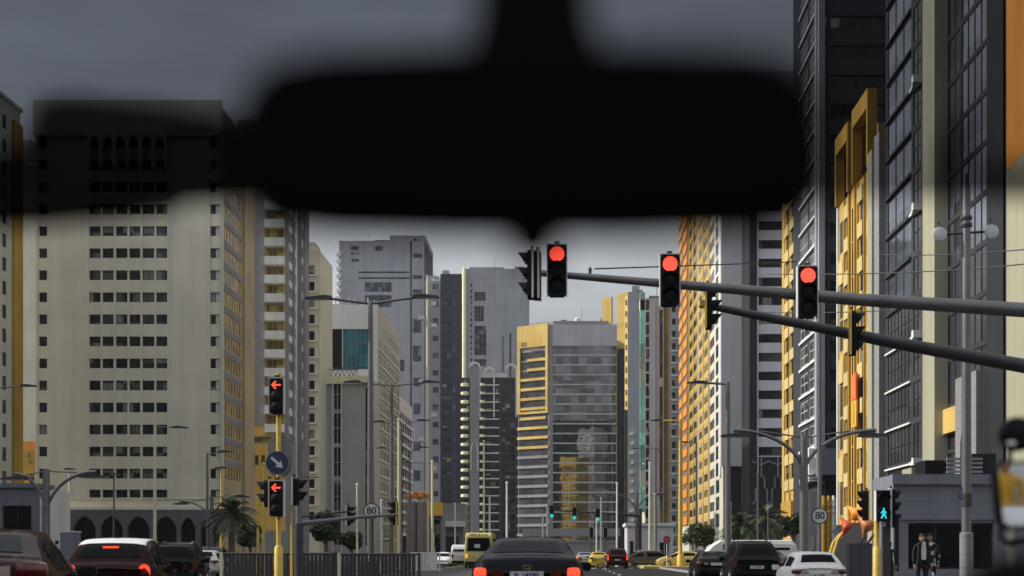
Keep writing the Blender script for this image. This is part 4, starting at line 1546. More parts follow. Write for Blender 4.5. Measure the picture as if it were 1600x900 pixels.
mastR = heavy_mast('heavy grey mast carrying two floodlights, in front of the stone pavilion', 1510, 33, 292, 833, .115)
D = 33.0
Xr = wx(1510, D)
o = MB().tube([(wx(1478, D) - Xr, 0, wz(366, D) - .13), (wx(1541, D) - Xr, 0, wz(362, D) - .13)], .03, 8).build('crossbar', M['pole_d'], mastR)
for px in (1468, 1549):
    c = (wx(px, D) - Xr, 0, wz(366 if px < 1500 else 362, D) - .13)
    q = MB().lathe([(.06, .12), (.15, .05), (.17, 0), (.165, -.03), (.12, -.045)], 16, c=(0, 0, 0), axis='y').build('floodlight', M['sign_w'], mastR, smooth=True, loc=c)
    MB().tube([(0, .06, .16), (0, .1, .26), (0, .04, .3)], .02, 6).build('clamp', M['pole_d'], q)
for yy in (342, 353):
    MB().lathe([(.13, wz(yy, D) - .16), (.14, wz(yy, D) - .1), (.12, wz(yy, D) - .06)], 12).build('collar', M['pole_d'], mastR)
MB().tube([(-.1, -.02, wz(770, D)), (-.2, -.03, wz(774, D)), (-.2, -.03, wz(786, D)), (-.1, -.02, wz(789, D))], .02, 6).build('loop', M['pole_d'], mastR)
MB().lathe([(.12, wz(792, D) - .13), (.125, wz(790, D) - .13), (.125, wz(772, D) - .13), (.12, wz(770, D) - .13)], 16).build('collar', M['pole_d'], mastR)
MB().tube([(0, 0, wz(300, D)), (0, 0, wz(280, D))], .035, 6).build('spike', M['pole_d'], mastR)

mastL = heavy_mast('thick grey signal mast rising past the mirror, right of the arrow lights', 467, 36, 300, 818, .085)
D = 36.0
XL = wx(467, D)
for dz in (0,):
    MB().tube([(0, 0, wz(818, D) - .13), (wx(560, D) - XL, 0, wz(808, D) - .13), (wx(622, D) - XL, 0, wz(804, D) - .13)], [.06, .045, .03], 8).build('arm', M['pole'], mastL, smooth=True)
MB().tube([(0, 0, wz(808, D) - .13), (wx(548, D) - XL, 0, wz(799, D) - .13)], .025, 6).build('stay', M['pole_d'], mastL)
MB().tube([(.06, 0, wz(745, D) - .13), (wx(498, D) - XL, 0, wz(746, D) - .13)], .012, 6).build('wire_bracket', M['pole_d'], mastL)


# ================================================================== TRAFFIC LIGHTS
def arrow_shape(s, left=True):
    p = [(-.42, 0), (-.05, .38), (.05, .30), (-.18, .07), (.42, .07), (.42, -.07), (-.18, -.07), (.05, -.30), (-.05, -.38)]
    return [(a * s, c * s) for a, c in p]


def signal(label, loc, rz=0, lens=3, r=.15, lit=None, lit_mat='red_lens', arrow=False, back='slab_w', group=None, visor=True, edge=True, pole_knob=True):
    vk = 1.0 if abs(rz) < .1 else 3.6
    """a head of LENS lamps; faces -y before it is turned by rz; loc is its middle"""
    t = thing('traffic_light', label, 'traffic light', loc, rz, group)
    p = r * 2.12
    h = p * lens / 2 + .03
    w = r + .036
    mb = MB()
    c = .05
    mb.prism([(-w, -h + c), (-w + c, -h), (w - c, -h), (w, -h + c), (w, h - c), (w - c, h), (-w + c, h), (-w, h - c)], 'y', -.10, .16)
    mb.build('housing', M['black'], t)
    if edge:
        e = .02
        ra, rb = (-.08, .10) if abs(rz) < .1 else (.09, .17)
        mb = MB().box(-w - e, -w - .001, ra, rb, -h, h).box(w + .001, w + e, ra, rb, -h, h).box(-w - e, w + e, ra, rb, h + .001, h + e)
        mb.build('backboard_rim', M[back], t)
    if abs(rz) > .1:
        t.scale = (1, .5, 1)
    for i in range(lens):
        z = (lens - 1) * p / 2 - i * p
        on = lit == i
        if arrow and on:
            MB().lathe([(r, 0), (r, -.012)], 20, c=(0, -.101, z), axis='y').build('lens', M['dark_lens'], t)
            MB().prism([(a, q + z) for a, q in arrow_shape(r * 2.15)], 'y', -.135, -.114).build('arrow', M[lit_mat], t)
        else:
            mb = MB().lathe([(r, 0), (r, -.012), (r * .75, -.032), (r * .35, -.042)], 24, c=(0, -.101, z), axis='y')
            mb.build('lens', M[lit_mat] if on else M['black'] if arrow else M['dark_lens'], t, smooth=True)
        if visor:
            v, f = [], []
            n = 12
            for k in range(n + 1):
                a = R(-20) + k * R(220) / n
                ln = (.05 + .07 * max(0, math.sin(a))) * vk
                for rr, y in ((r * 1.06, -.1), (r * 1.06, -.1 - ln), (r * 1.11, -.1 - ln), (r * 1.11, -.1)):
                    v.append((rr * math.cos(a), y, z + rr * math.sin(a)))
            for k in range(n):
                for j in range(4):
                    f.append((k * 4 + j, k * 4 + (j + 1) % 4, k * 4 + 4 + (j + 1) % 4, k * 4 + 4 + j))
            MB().add(v, f).build('visor', M['black'], t)
    if pole_knob:
        MB().box(-.05, .05, .02, .12, h + .021, h + .09).build('bracket', M['pole_d'], t)
    return t


D = 28.0
for px, py, lab in ((870.5, 429, 'red signal head nearest the tip of the upper mast arm'), (1044.5, 444, 'red signal head in the middle of the upper mast arm'), (1256.5, 462, 'red signal head furthest right on the upper mast arm')):
    signal(lab, (wx(px, D), D - .35, wz(py, D)), 0, 3, .145, 0, group='red heads on the upper mast arm')
# far side heads seen edge-on at the tip of the arm
for px, py, lab, bk in ((838, 431, 'edge-on signal head at the tip of the upper mast arm', 'slab_w'), (829, 430, 'second edge-on signal head left of the arm tip, visors pointing left', 'slab_w')):
    signal(lab, (wx(px, D + 1.2), D + 1.2, wz(py, D + 1.2)), -PI / 2 - .1, 3, .145, None, back=bk, edge=True)
arm = thing('mast_arm', 'upper grey mast arm sloping down to the right with red heads', 'mast arm', (9.6, D, .13))
P3 = lambda px, py, d: (wx(px, d) - 9.6, d - D, wz(py, d) - .13)
MB().tube([P3(846, 427, D), P3(1050, 444, D), P3(1340, 468, D), P3(1640, 487, D)], [.062, .088, .125, .15], 16).build('arm', M['pole'], arm, smooth=True)
MB().tube([(0, 0, 0), (0, 0, 7.4)], [.2, .15], 16).build('pole', M['pole'], arm, smooth=True)
for px in (871, 1044.5, 1256.5):
    py = 427 + (px - 846) * 60 / 794
    q = P3(px, py + 1, D)
    MB().box(q[0] - .05, q[0] + .05, q[1] - .34, q[1] + .1, q[2] - .05, q[2] + .05).build('head_bracket', M['pole_d'], arm)
q = P3(922, 424, D)
MB().lathe([(.03, -.04), (.035, .05), (.02, .08)], 8, c=q).build('stud', M['pole_d'], arm)
# lower arm
D2 = 30.0
arm2 = thing('mast_arm', 'lower dark mast arm with side-facing signal heads below the upper one', 'mast arm', (10.6, D2, .13))
P4 = lambda px, py: (wx(px, D2) - 10.6, 0, wz(py, D2) - .13)
MB().tube([P4(1112, 479), P4(1245, 505), P4(1400, 536), P4(1668, 584)], [.075, .10, .13, .16], 14).build('arm', M['pole_d'], arm2, smooth=True)
MB().tube([(0, 0, 0), (0, 0, 5.6)], [.2, .16], 14).build('pole', M['pole_d'], arm2, smooth=True)
for px, py, lab in ((1108, 480, 'yellow backed signal head seen edge-on at the tip of the lower arm'), (1333, 521, 'yellow backed signal head seen edge-on further along the lower arm')):
    signal(lab, (wx(px, D2 - .3), D2 - .3, wz(py, D2 - .3)), PI / 2 - .12, 3, .135, None, back='pole_y', edge=True)
# small camera at the tip of the lower arm
t = thing('traffic_camera', 'small round camera beside the tip of the lower mast arm', 'camera', (wx(1096, D2), D2 - .2, wz(477, D2)))
MB().lathe([(.07, -.1), (.075, -.08), (.075, .2), (.05, .22)], 14, axis='y').build('body', M['pole_y'], t, smooth=True)
MB().tube([(0, .1, 0), (.2, .2, -.02)], .03, 6).build('bracket', M['pole_d'], t)

# left island: yellow pole with arrow lights
D = 32.0
Xp = wx(435.5, D)
pole = thing('signal_pole', 'yellow pole on the traffic island with two arrow lights and a blue sign', 'pole', (Xp, D, .14))
MB().tube([(0, 0, 0), (0, 0, wz(583, D) - .14)], .055, 12).build('shaft', M['pole_y'], pole, smooth=True)
MB().lathe([(.10, 0), (.10, wz(856, D) - .14), (.06, wz(852, D) - .14)], 14).build('foot', M['pole_y'], pole, smooth=True)
signal('upper red arrow light on the yellow pole', (Xp, D - .2, wz(621, D)), 0, 3, .115, 0, arrow=True, visor=False, group='arrow lights on the yellow pole')
signal('lower red arrow light below the blue round sign', (Xp, D - .2, wz(780, D)), 0, 3, .115, 0, arrow=True, visor=False, group='arrow lights on the yellow pole')
signal('edge-on signal head left of the lower arrow light', (wx(416, D), D + .2, wz(771, D)), -PI / 2 - .05, 2, .13, None, back='pole_y')
signal('edge-on signal head right of the lower arrow light, visors pointing right', (wx(460, D), D + .2, wz(768, D)), PI / 2 + .02, 2, .13, None, back='slab_w')
slim_post('thin yellow post carrying the edge-on head right of the arrow light', 455.5, D + .3, 790, 'pole_y', .03, False)
# sign group
t = thing('keep_right_sign', 'round blue sign with a white arrow pointing down to the right', 'sign', (Xp, D - .16, wz(724, D)))
r = 18.5 * D / F
MB().lathe([(r, 0), (r, .02)], 36, axis='y').build('disc', M['blue'], t)
MB().lathe([(r, -.012), (r * .955, -.012), (r * .955, -.002), (r, -.002)], 36, axis='y')
mb = MB()
n = 40
v, f = [], []
for k in range(n):
    a = 2 * PI * k / n
    for rr, y in ((r, -.001), (r, -.008), (r * .94, -.008), (r * .94, -.001)):
        v.append((rr * math.cos(a), y, rr * math.sin(a)))
for k in range(n):
    for j in range(4):
        f.append((k * 4 + j, k * 4 + (j + 1) % 4, ((k + 1) % n) * 4 + (j + 1) % 4, ((k + 1) % n) * 4 + j))
mb.add(v, f).build('rim', M['sign_grey'], t)
ca, sa = math.cos(R(-42)), math.sin(R(-42))
ar = [(-.68, .11), (.1, .11), (.1, .36), (.62, 0), (.1, -.36), (.1, -.11), (-.68, -.11)]
MB().prism([((a * ca - c * sa) * r, (a * sa + c * ca) * r) for a, c in ar], 'y', -.008, -.001).build('arrow', M['sign_w'], t)
t = thing('oval_sign', 'grey back of an oval sign behind the round blue sign', 'sign', (Xp, D + .12, wz(712, D)))
pts = []
w, h1 = 19 * D / F, 33 * D / F
for k in range(24):
    a = 2 * PI * k / 24
    pts.append((w * math.copysign(abs(math.cos(a)) ** .6, math.cos(a)), h1 * math.copysign(abs(math.sin(a)) ** .6, math.sin(a))))
MB().prism(pts, 'y', -.012, .012).build('plate', M['sign_grey'], t)
MB().box(-.04, .04, -.06, -.013, -.15, .15).build('clamp', M['pole'], t)

# speed limit signs
def speed_sign(label, px, py, rpx, D, pole_top, mat):
    t = thing('speed_limit_sign', label, 'sign', (wx(px, D), D, .14))
    z = wz(py, D) - .14
    r = rpx * D / F
    H = wz(pole_top, D) - .14
    MB().tube([(0, .08, 0), (0, .08, H)], .055 if pole_top > 700 else .085, 10).build('post', M[mat], t, smooth=True)
    MB().lathe([(r, 0), (r, .02)], 36, c=(0, 0, z), axis='y').build('rim', M['pole_d'], t)
    MB().lathe([(r * .86, -.004), (r * .86, -.001)], 36, c=(0, 0, z), axis='y').build('disc', M['sign_w'], t)
    add_text('80', r * 1.18, M['ink'], t, (0, -.01, z), 'number')
    return t


speed_sign('round 80 speed sign at the middle of the island', 580.5, 798.5, 13, 56, 786, 'pole_d')
speed_sign('round 80 speed sign on the tall grey pole at right', 1281, 806, 13, 56, 470, 'pole')
D = 56.0
t = thing('sign_base_box', 'dark square pedestal under the speed sign on the island', 'pedestal', (wx(580.5, D), D + .3, .14))
MB().box(-.2, .2, -.15, .15, 0, .75).build('body', M['cabinet'], t)
MB().box(-.22, .22, -.17, .17, .752, .8).build('lid', M['cabinet'], t)
# far edge-on heads on the island arm
signal('small edge-on signal head hanging from the left mast arm', (wx(545, 46), 46, wz(806, 46)), PI / 2, 3, .09, None, back='slab_w')
signal('small yellow edge-on signal head at the end of the left mast arm', (wx(617, 46), 46, wz(802, 46)), -PI / 2, 3, .11, None, back='pole_y')
# green lights far ahead
D = 180.0
farm = thing('mast_arm', 'far mast arm over the junction carrying three green lights', 'mast arm', (wx(1000, D), D, 0))
X0 = wx(1000, D)
MB().tube([(wx(850, D) - X0, 0, wz(797, D)), (wx(930, D) - X0, 0, wz(801, D)), (0, 0, wz(806, D))], [.08, .12, .2], 10).build('arm', M['pole_d'], farm, smooth=True)
MB().tube([(0, 0, 0), (0, 0, wz(795, D))], .22, 10).build('pole', M['pole_d'], farm, smooth=True)
for px, py, lab in ((862, 800, 'green light at the left end of the far mast arm'), (897.5, 803, 'green light in the middle of the far mast arm'), (934, 805, 'green light at the right of the far mast arm')):
    signal(lab, (wx(px, D), D - .5, wz(py, D)), 0, 3, .24, 2, 'green_lens', group='green lights far ahead')
for px, lab in ((924, 'small dark signal on a post left of the yellow taxi'), (946, 'small dark signal on a post right of the yellow taxi')):
    signal(lab, (wx(px, 150), 150, wz(832, 150)), 0, 3, .16, None)
    slim_post('slim post under the ' + lab, px, 150.4, 840, 'pole', .06, False)
signal('dark signal head low beside the pale post at the island end', (wx(681, 100), 100, wz(845, 100)), PI / 2.5, 3, .14, None)
slim_post('white post of the low signal at the island end', 679, 100.5, 838, 'pole_w', .06, False)
# right: pedestrian light
D = 39.0
Xq = wx(1370, D)
pole2 = thing('signal_pole', 'yellow pole of the pedestrian light at the right kerb', 'pole', (Xq, D, .13))
MB().tube([(0, 0, 0), (0, 0, wz(786, D) - .13)], .075, 12).build('shaft', M['pole_y'], pole2, smooth=True)
MB().lathe([(.11, 0), (.11, wz(857, D) - .13), (.08, wz(854, D) - .13)], 14).build('foot', M['pole_y'], pole2, smooth=True)
pole3 = thing('signal_pole', 'dark square pole close behind the pedestrian light', 'pole', (wx(1384, D + .3), D + .3, .13))
MB().box(-.11, .11, -.11, .11, 0, wz(812, D) - .13).build('shaft', M['cabinet'], pole3)
MB().box(-.15, .15, -.15, .15, 0, .09).build('foot', M['cabinet'], pole3)
t = thing('pedestrian_light', 'black pedestrian light showing a cyan walking figure', 'traffic light', (wx(1377, D), D - .2, wz(791, D)))
MB().box(-.19, .19, -.08, .14, -.42, .42).build('housing', M['black'], t)
MB().box(-.215, -.191, -.1, .1, -.42, .44).box(-.215, .19, -.1, .1, .421, .44).build('rim', M['slab_w'], t)
for z, on in ((.2, 0), (-.2, 1)):
    MB().lathe([(.155, 0), (.155, -.012)], 20, c=(0, -.081, z), axis='y').build('lens', M['dark_lens'], t)
    v, f = [], []
    for k in range(11):
        a = k * PI / 10
        for rr, y in ((.165, -.08), (.165, -.24), (.175, -.24), (.175, -.08)):
            v.append((rr * math.cos(a), y, z + rr * math.sin(a)))
    for k in range(10):
        for j in range(4):
            f.append((k * 4 + j, k * 4 + (j + 1) % 4, k * 4 + 4 + (j + 1) % 4, k * 4 + 4 + j))
    MB().add(v, f).build('visor', M['black'], t)
man = MB()
zc = -.2
man.lathe([(.03, 0), (.03, -.012)], 12, c=(.0, -.094, zc + .115), axis='y')
man.prism([(-.03, zc + .08), (.04, zc + .08), (.085, zc + .0), (.065, zc - .01), (.04, zc + .035), (.04, zc - .02), (.085, zc - .14), (.055, zc - .15), (.01, zc - .055), (-.05, zc - .15), (-.085, zc - .135), (-.03, zc - .02), (-.03, zc + .03), (-.075, zc - .015), (-.085, zc + .01)], 'y', -.106, -.094)
man.build('walking_figure', M['cyan'], t)
MB().box(-.06, .06, -.1, .0, -.56, -.45).build('push_box', M['sign_grey'], t)
signal('edge-on signal head right of the pedestrian light, three visors pointing right', (wx(1396, D), D + .15, wz(794, D)), PI / 2 - .02, 3, .155, None, back='slab_w')
signal('edge-on signal head left of the pedestrian light before the yellow wall', (wx(1352, D + 6), D + 6, wz(790, D + 6)), -PI / 2 + .1, 3, .14, None, back='pole_y')

# round red prohibition sign far right, give way sign
t = thing('no_entry_sign', 'small dark red round sign on a white post at the far yellow kerb', 'sign', (wx(1042, 125), 125, .2))
z = wz(843, 125) - .2
MB().tube([(0, .05, 0), (0, .05, z + .3)], .035, 8).build('post', M['pole_w'], t)
MB().lathe([(.33, 0), (.33, .02)], 24, c=(0, 0, z), axis='y').build('disc', M['sign_red'], t)
MB().box(-.22, .22, -.006, -.001, z - .05, z + .05).build('bar', M['sign_grey'], t)
t = thing('give_way_sign', 'small triangular sign back between the speed sign and the sails', 'sign', (wx(1306, 70), 70, .13))
z = wz(832, 70) - .13
MB().tube([(0, .04, 0), (0, .04, z + .1)], .03, 8).build('post', M['pole_d'], t)
MB().prism([(-.26, z + .15), (.26, z + .15), (0, z - .28)], 'y', -.01, .01).build('plate', M['sign_grey'], t)
t = thing('warning_board', 'white board sign behind the speed sign at right', 'sign', (wx(1274, 100), 100, .1))
MB().box(-.4, .4, -.02, .02, wz(838, 100), wz(772, 100)).build('board', M['sign_grey'], t)
MB().box(-.05, .05, .03, .1, -.1, wz(780, 100)).build('post', M['pole'], t)

# utility cabinet
t = thing('utility_cabinet', 'dark grey utility cabinet right of the white hatchback', 'cabinet', (wx(1342, 44), 44, .13))
w = 17.5 * 44 / F
MB().box(-w, w, -.25, .25, .08, wz(853, 44) - .13).build('body', M['cabinet'], t)
MB().box(-w - .02, w + .02, -.27, .27, wz(853, 44) - .128, wz(851, 44) - .09).build('lid', M['cabinet'], t)
MB().box(-w + .03, w - .03, -.23, .23, 0, .078).build('plinth', M['kerb'], t)
MB().box(-w + .03, -.008, -.262, -.251, .12, wz(855, 44) - .18).box(.008, w - .03, -.262, -.251, .12, wz(855, 44) - .18).build('door', M['cabinet'], t)

# barrier on the island
def barrier(label, px0, px1, D, top, mat='pole_d', step=.11):
    xa, xb = wx(px0, D), wx(px1, D)
    H = wz(top, D) - .14
    t = thing('pedestrian_barrier', label, 'barrier', ((xa + xb) / 2, D, .14))
    w = (xb - xa) / 2
    MB().tube([(-w, 0, H), (w, 0, H)], .03, 8).build('top_rail', M[mat], t)
    MB().tube([(-w, 0, .1), (w, 0, .1)], .025, 8).build('bottom_rail', M[mat], t)
    mb = MB()
    x = -w + step
    while x < w - step / 2:
        mb.box(x - step * .40, x + step * .40, -.012, .012, .125, H - .03)
        x += step
    mb.build('bar', M[mat], t)
    for q in (-w, w):
        MB().box(q - .04, q + .04, -.04, .04, 0, H + .04).build('post', M['pole_c' if q < 0 and px0 < 560 else mat], t)
    return t


barrier('dark barrier on the island under the arrow lights, left length', 346, 431, 38, 865)
barrier('dark barrier on the island right of the arrow lights, second length', 436, 524, 38, 865)
barrier('dark barrier on the island right of a cream post, third length', 530, 655, 40, 866)
barrier('pale low barrier far along the island before the brown drums', 642, 687, 90, 864, 'slab_w', .2)

# brown drums with orange blooms
t = thing('brown_planter', 'pair of tall brown drums with orange blooms on top', 'planter', (wx(652, 170), 170, 0))
k = 170 / F
for q, mt in ((-9, 'warm'), (7, 'warm')):
    MB().lathe([(8 * k, 0), (8 * k, wz(786, 170)), (7.2 * k, wz(784, 170))], 20, c=(q * k, 0, 0)).build('drum', M['drum'], t, smooth=True)
rr = random.Random(11)
mb = MB()
for i in range(46):
    cx_, cz_ = rr.gauss(0, 8) * k, wz(777, 170) + abs(rr.gauss(0, 3)) * k
    s = rr.uniform(.15, .4)
    a = rr.uniform(0, 6.28)
    mb.prism([(cx_ + s * math.cos(a + j * 2.1) * rr.uniform(.7, 1.4), cz_ + s * math.sin(a + j * 2.1)) for j in range(3)], 'y', -.6 + rr.uniform(0, 1), .5)
mb.build('bloom', M['sail_o'], t)
MB().tube([(2 * k, 0, wz(782, 170)), (6 * k, 0, wz(772, 170)), (12 * k, 0, wz(770, 170)), (17 * k, 0, wz(778, 170))], .25, 8).build('stem', M['yellow'], t, smooth=True)

# petal sculpture
D = 62.0
Xs = wx(1335, D)
t = thing('sail_sculpture', 'sculpture of orange and red sails on curved yellow stems', 'sculpture', (Xs, D, .13))
S3 = lambda px, py, y=0: Vector((wx(px, D) - Xs, y, wz(py, D) - .13))


def sail(c, mat, y, bulge=.35):
    """c: four corners as photo points; a curved four-cornered sheet with thickness"""
    mb = MB()
    n = 8
    c = [S3(*q) for q in c]
    g = []
    for i in range(n + 1):
        for j in range(n + 1):
            u, v = i / n, j / n
            p = (c[0] * (1 - u) + c[1] * u) * (1 - v) + (c[3] * (1 - u) + c[2] * u) * v
            cen = (c[0] + c[1] + c[2] + c[3]) / 4
            pull = .24 * (4 * u * (1 - u) * (1 - 4 * v * (1 - v)) + 4 * v * (1 - v) * (1 - 4 * u * (1 - u)))
            p = p.lerp(cen, pull)
            p.y = y - bulge * math.sin(PI * u) * math.sin(PI * v)
            g.append(p)
    m = n + 1
    vs = [tuple(p) for p in g] + [(p.x, p.y + .06, p.z) for p in g]
    fs = []
    for i in range(n):
        for j in range(n):
            a = i * m + j
            fs.append((a, a + 1, a + m + 1, a + m))
            fs.append((a + m * m, a + m + m * m, a + m + 1 + m * m, a + 1 + m * m))
    for i in range(n):
        for a, b_ in ((i, i + 1), (n * m + i, n * m + i + 1), (i * m, (i + 1) * m), (i * m + n, (i + 1) * m + n)):
            fs.append((a, b_, b_ + m * m, a + m * m))
    mb.add(vs, fs)
    mb.build('sail', M[mat], t, smooth=True)


sail(((1322, 794), (1349, 797), (1353, 822), (1328, 818)), 'sail_o', .25)
sail(((1315, 811), (1338, 821), (1330, 832), (1317, 845)), 'sail_r', -.05)
sail(((1338, 807), (1369, 818), (1362, 832), (1347, 845)), 'sail_b', -.25)
for pts in ((S3(1306, 866, .05), S3(1312, 846, .05), S3(1322, 830, .03), S3(1342, 819, 0)), (S3(1300, 868, .2), S3(1304, 852, .2), S3(1312, 840, .2), S3(1330, 826, .2))):
    zb = pts[0].copy()
    zb.z = 0
    zb.x -= .12
    MB().tube([zb] + list(pts), [.07, .065, .06, .05, .035], 8).build('stem', M['pole_y'], t, smooth=True)
for a, c_ in (((1342, 852), (1352, 838)), ((1352, 852), (1362, 838))):
    MB().tube([S3(*a, .3), S3(*c_, 0)], .05, 6).build('strut', M['pole'], t)
zz = S3(1347, 852, .3)
MB().tube([(zz.x, .3, 0), zz], .09, 8).build('strut', M['pole'], t)

t.rotation_euler = (0, 0, R(-20))
t.scale = (1.12, 1, 1.05)
# overhead wires
def cable(label, pts, r=.012):
    t = MB()
    P = [Vector((wx(a, d), d, wz(c, d))) for a, c, d in pts]
    out = []
    for i in range(13):
        u = i / 12
        p = P[0].lerp(P[-1], u)
        if len(P) == 3:
            p = P[0] * (1 - u) * (1 - u) + P[1] * 2 * u * (1 - u) + P[2] * u * u
        out.append(p)
    t.tube(out, r, 6)
    o = t.build('overhead_cable', M['pole_d'])
    return tag(o, label, 'cable')


cable('thin overhead cable crossing above the upper arm heads', ((1245, 409, 70), (1060, 416, 60), (930, 420, 52)), .03)
cable('upper of two short overhead cables at the right edge', ((1378, 398, 60), (1490, 402, 50), (1640, 386, 44)), .022)
cable('second overhead cable below the floodlights at right', ((1200, 428, 60), (1450, 432, 50), (1640, 408, 44)), .022)
cable('lowest overhead cable just above the upper arm at right', ((1180, 488, 70), (1320, 490, 62), (1400, 484, 56)), .022)
# ================================================================== VEHICLES
SHAPES = {
    # y, half width, z low, belt, top, half width at top
    'sedan': [(0.0, .66, .42, .86, .90, .56), (.05, .82, .30, 1.00, 1.10, .62), (.30, .89, .24, 1.05, 1.155, .66), (.66, .905, .22, 1.03, 1.165, .70), (1.42, .905, .22, .99, 1.41, .585),
              (1.95, .905, .22, .97, 1.455, .60), (2.45, .905, .22, .96, 1.45, .60), (2.55, .905, .22, .96, 1.445, .60), (3.05, .90, .22, .95, 1.38, .58), (3.85, .89, .22, .93, .985, .68), (4.45, .84, .26, .80, .84, .62), (4.70, .68, .34, .62, .66, .5)],
    'hatch': [(0.0, .72, .40, .90, .95, .60), (.05, .82, .30, .97, 1.02, .66), (.16, .865, .25, .99, 1.06, .70), (.22, .87, .22, .99, 1.10, .70), (.50, .87, .22, .98, 1.44, .60),
              (1.1, .87, .22, .97, 1.50, .61), (1.70, .87, .22, .96, 1.50, .61), (1.78, .87, .22, .96, 1.50, .61), (2.35, .865, .22, .95, 1.43, .58), (2.95, .85, .22, .94, .99, .66), (3.55, .80, .26, .84, .88, .6), (3.80, .66, .34, .62, .66, .48)],
    'suv': [(0.0, .80, .46, .98, 1.03, .66), (.05, .90, .36, 1.04, 1.09, .72), (.13, .94, .30, 1.06, 1.12, .76), (.18, .945, .28, 1.06, 1.17, .76), (.42, .945, .28, 1.06, 1.70, .67),
            (1.2, .945, .28, 1.05, 1.77, .68), (2.15, .945, .28, 1.05, 1.77, .68), (2.25, .945, .28, 1.05, 1.77, .68), (2.95, .94, .28, 1.04, 1.70, .66), (3.55, .93, .28, 1.06, 1.13, .72), (4.35, .88, .32, .98, 1.02, .66), (4.65, .74, .40, .74, .78, .55)],
}


def car(kind, pmat, label, X, Y, rz=0, s=(1, 1, 1), cat='car', roof=None, lit=False, plate=None, lamp='wide', group=None, lvl=2, name=None, emblem=False, mirrors=True, third=False, lamp_dz=0.0):
    t = thing(name or {'sedan': 'sedan_car', 'hatch': 'hatchback_car', 'suv': 'suv_car'}[kind], label, cat, (X, Y, 0), rz, group)
    sx, sy, sz = s
    st = [(a * sy, b * sx, c * sz, d * sz, e * sz, f * sx) for a, b, c, d, e, f in SHAPES[kind]]
    ring_n = None
    V, rings = [], []
    for (y, w, zl, zb, zt, wt) in st:
        z6 = max(zb + .012, zt - .085)
        up = zt - zb > .15
        half = [(0, zl), (w * .86, zl), (w * .985, zl + .13), (w, (zl + zb) / 2), (w * .985, zb - .07), (w * .945, zb),
                (min(w * .93, wt * 1.05) if up else w * .90, z6), (wt * .96 if up else w * .85, zt - .02), (wt * .84 if up else w * .76, zt), (0, zt + .022)]
        pts = half + [(-a, c) for a, c in half[-2:0:-1]]
        ring_n = len(pts)
        rings.append([len(V) + i for i in range(ring_n)])
        V += [(a, y, c) for a, c in pts]
    faces, mi = [], []
    n = ring_n
    ns = len(st)
    for i in range(ns - 1):
        for k in range(n):
            k2 = (k + 1) % n
            faces.append((rings[i][k], rings[i][k2], rings[i + 1][k2], rings[i + 1][k]))
            kk = min(k, n - 1 - k)
            m = 0
            if kk == 5 and i in (4, 5, 7):
                m = 1
            elif kk == 5 and i == 3 and kind != 'sedan' or kk == 5 and i == 8:
                m = 1 if i == 3 and kind == 'suv' else (1 if i == 8 else 0)
            elif kk == 8 and i == 3:
                m = 2
            elif kk in (7, 8) and i == 8:
                m = 3
            elif kk >= 7 and i in (4, 5, 6, 7) and roof:
                m = 4
            mi.append(m)
    faces.append(tuple(rings[0]))
    mi.append(0)
    faces.append(tuple(rings[-1])[::-1])
    mi.append(0)
    me = bpy.data.meshes.new('car_hull')
    me.from_pydata(V, [], faces)
    for q in range(5):
        me.materials.append(P_[pmat])
    for p, m in zip(me.polygons, mi):
        p.material_index = m
        p.use_smooth = True
    ob = bpy.data.objects.new('car_hull', me)
    COL.objects.link(ob)
    md = ob.modifiers.new('s', 'SUBSURF')
    md.levels = md.render_levels = lvl
    dg = bpy.context.evaluated_depsgraph_get()
    ev = ob.evaluated_get(dg).to_mesh()
    groups = {}
    for p in ev.polygons:
        groups.setdefault(p.material_index, []).append(p)
    co = [v.co.copy() for v in ev.vertices]
    nm = [v.normal.copy() for v in ev.vertices]
    names = {0: 'body', 1: 'side_window', 2: 'rear_window', 3: 'windscreen', 4: 'roof'}
    comps = []
    for g, ps in groups.items():
        if g != 1:
            comps.append((g, ps))
            continue
        par = {}

        def find(i):
            while par.setdefault(i, i) != i:
                i = par[i]
            return i
        for p in ps:
            for i in p.vertices:
                par[find(i)] = find(p.vertices[0])
        sep = {}
        for p in ps:
            sep.setdefault(find(p.vertices[0]), []).append(p)
        comps += [(1, q) for q in sep.values()]
    for g, ps in comps:
        used, vs, fs = {}, [], []
        for p in ps:
            for i in p.vertices:
                if i not in used:
                    used[i] = len(vs)
                    vs.append(tuple(co[i] - (nm[i] * .008 if g in (1, 2, 3) else nm[i] * 0)))
            fs.append(tuple(used[i] for i in p.vertices))
        m2 = bpy.data.meshes.new(names[g])
        m2.from_pydata(vs, [], fs)
        m2.materials.append(P_[pmat] if g == 0 else P_[roof] if g == 4 else M['car_glass'])
        for p in m2.polygons:
            p.use_smooth = True
        o = bpy.data.objects.new(names[g], m2)
        COL.objects.link(o)
        o.parent = t
    bpy.data.objects.remove(ob)
    L = st[-1][0]
    W = st[4][1]
    zb = st[1][3]
    # wheels
    wr = .33 * sz
    for yy in (L * .185, L * .80):
        for q in (-1, 1):
            wl = MB().lathe([(wr * .62, -.1), (wr * .9, -.11), (wr, -.07), (wr, .07), (wr * .9, .11), (wr * .62, .1)], 22, axis='x').build('wheel', M['rubber'], t, smooth=True, loc=(q * (W - .10), yy, wr))
            mb = MB().lathe([(wr * .60, -.112), (wr * .60, .112)], 18, axis='x')
            for k in range(5):
                a = k * 2 * PI / 5
                mb.tube([(q * .118, .05 * math.cos(a), .05 * math.sin(a)), (q * .118, wr * .55 * math.cos(a), wr * .55 * math.sin(a))], .03, 6)
            mb.build('rim', M['rim'], wl)
    # lamps
    lm = M['brake'] if lit else M['lamp_off']
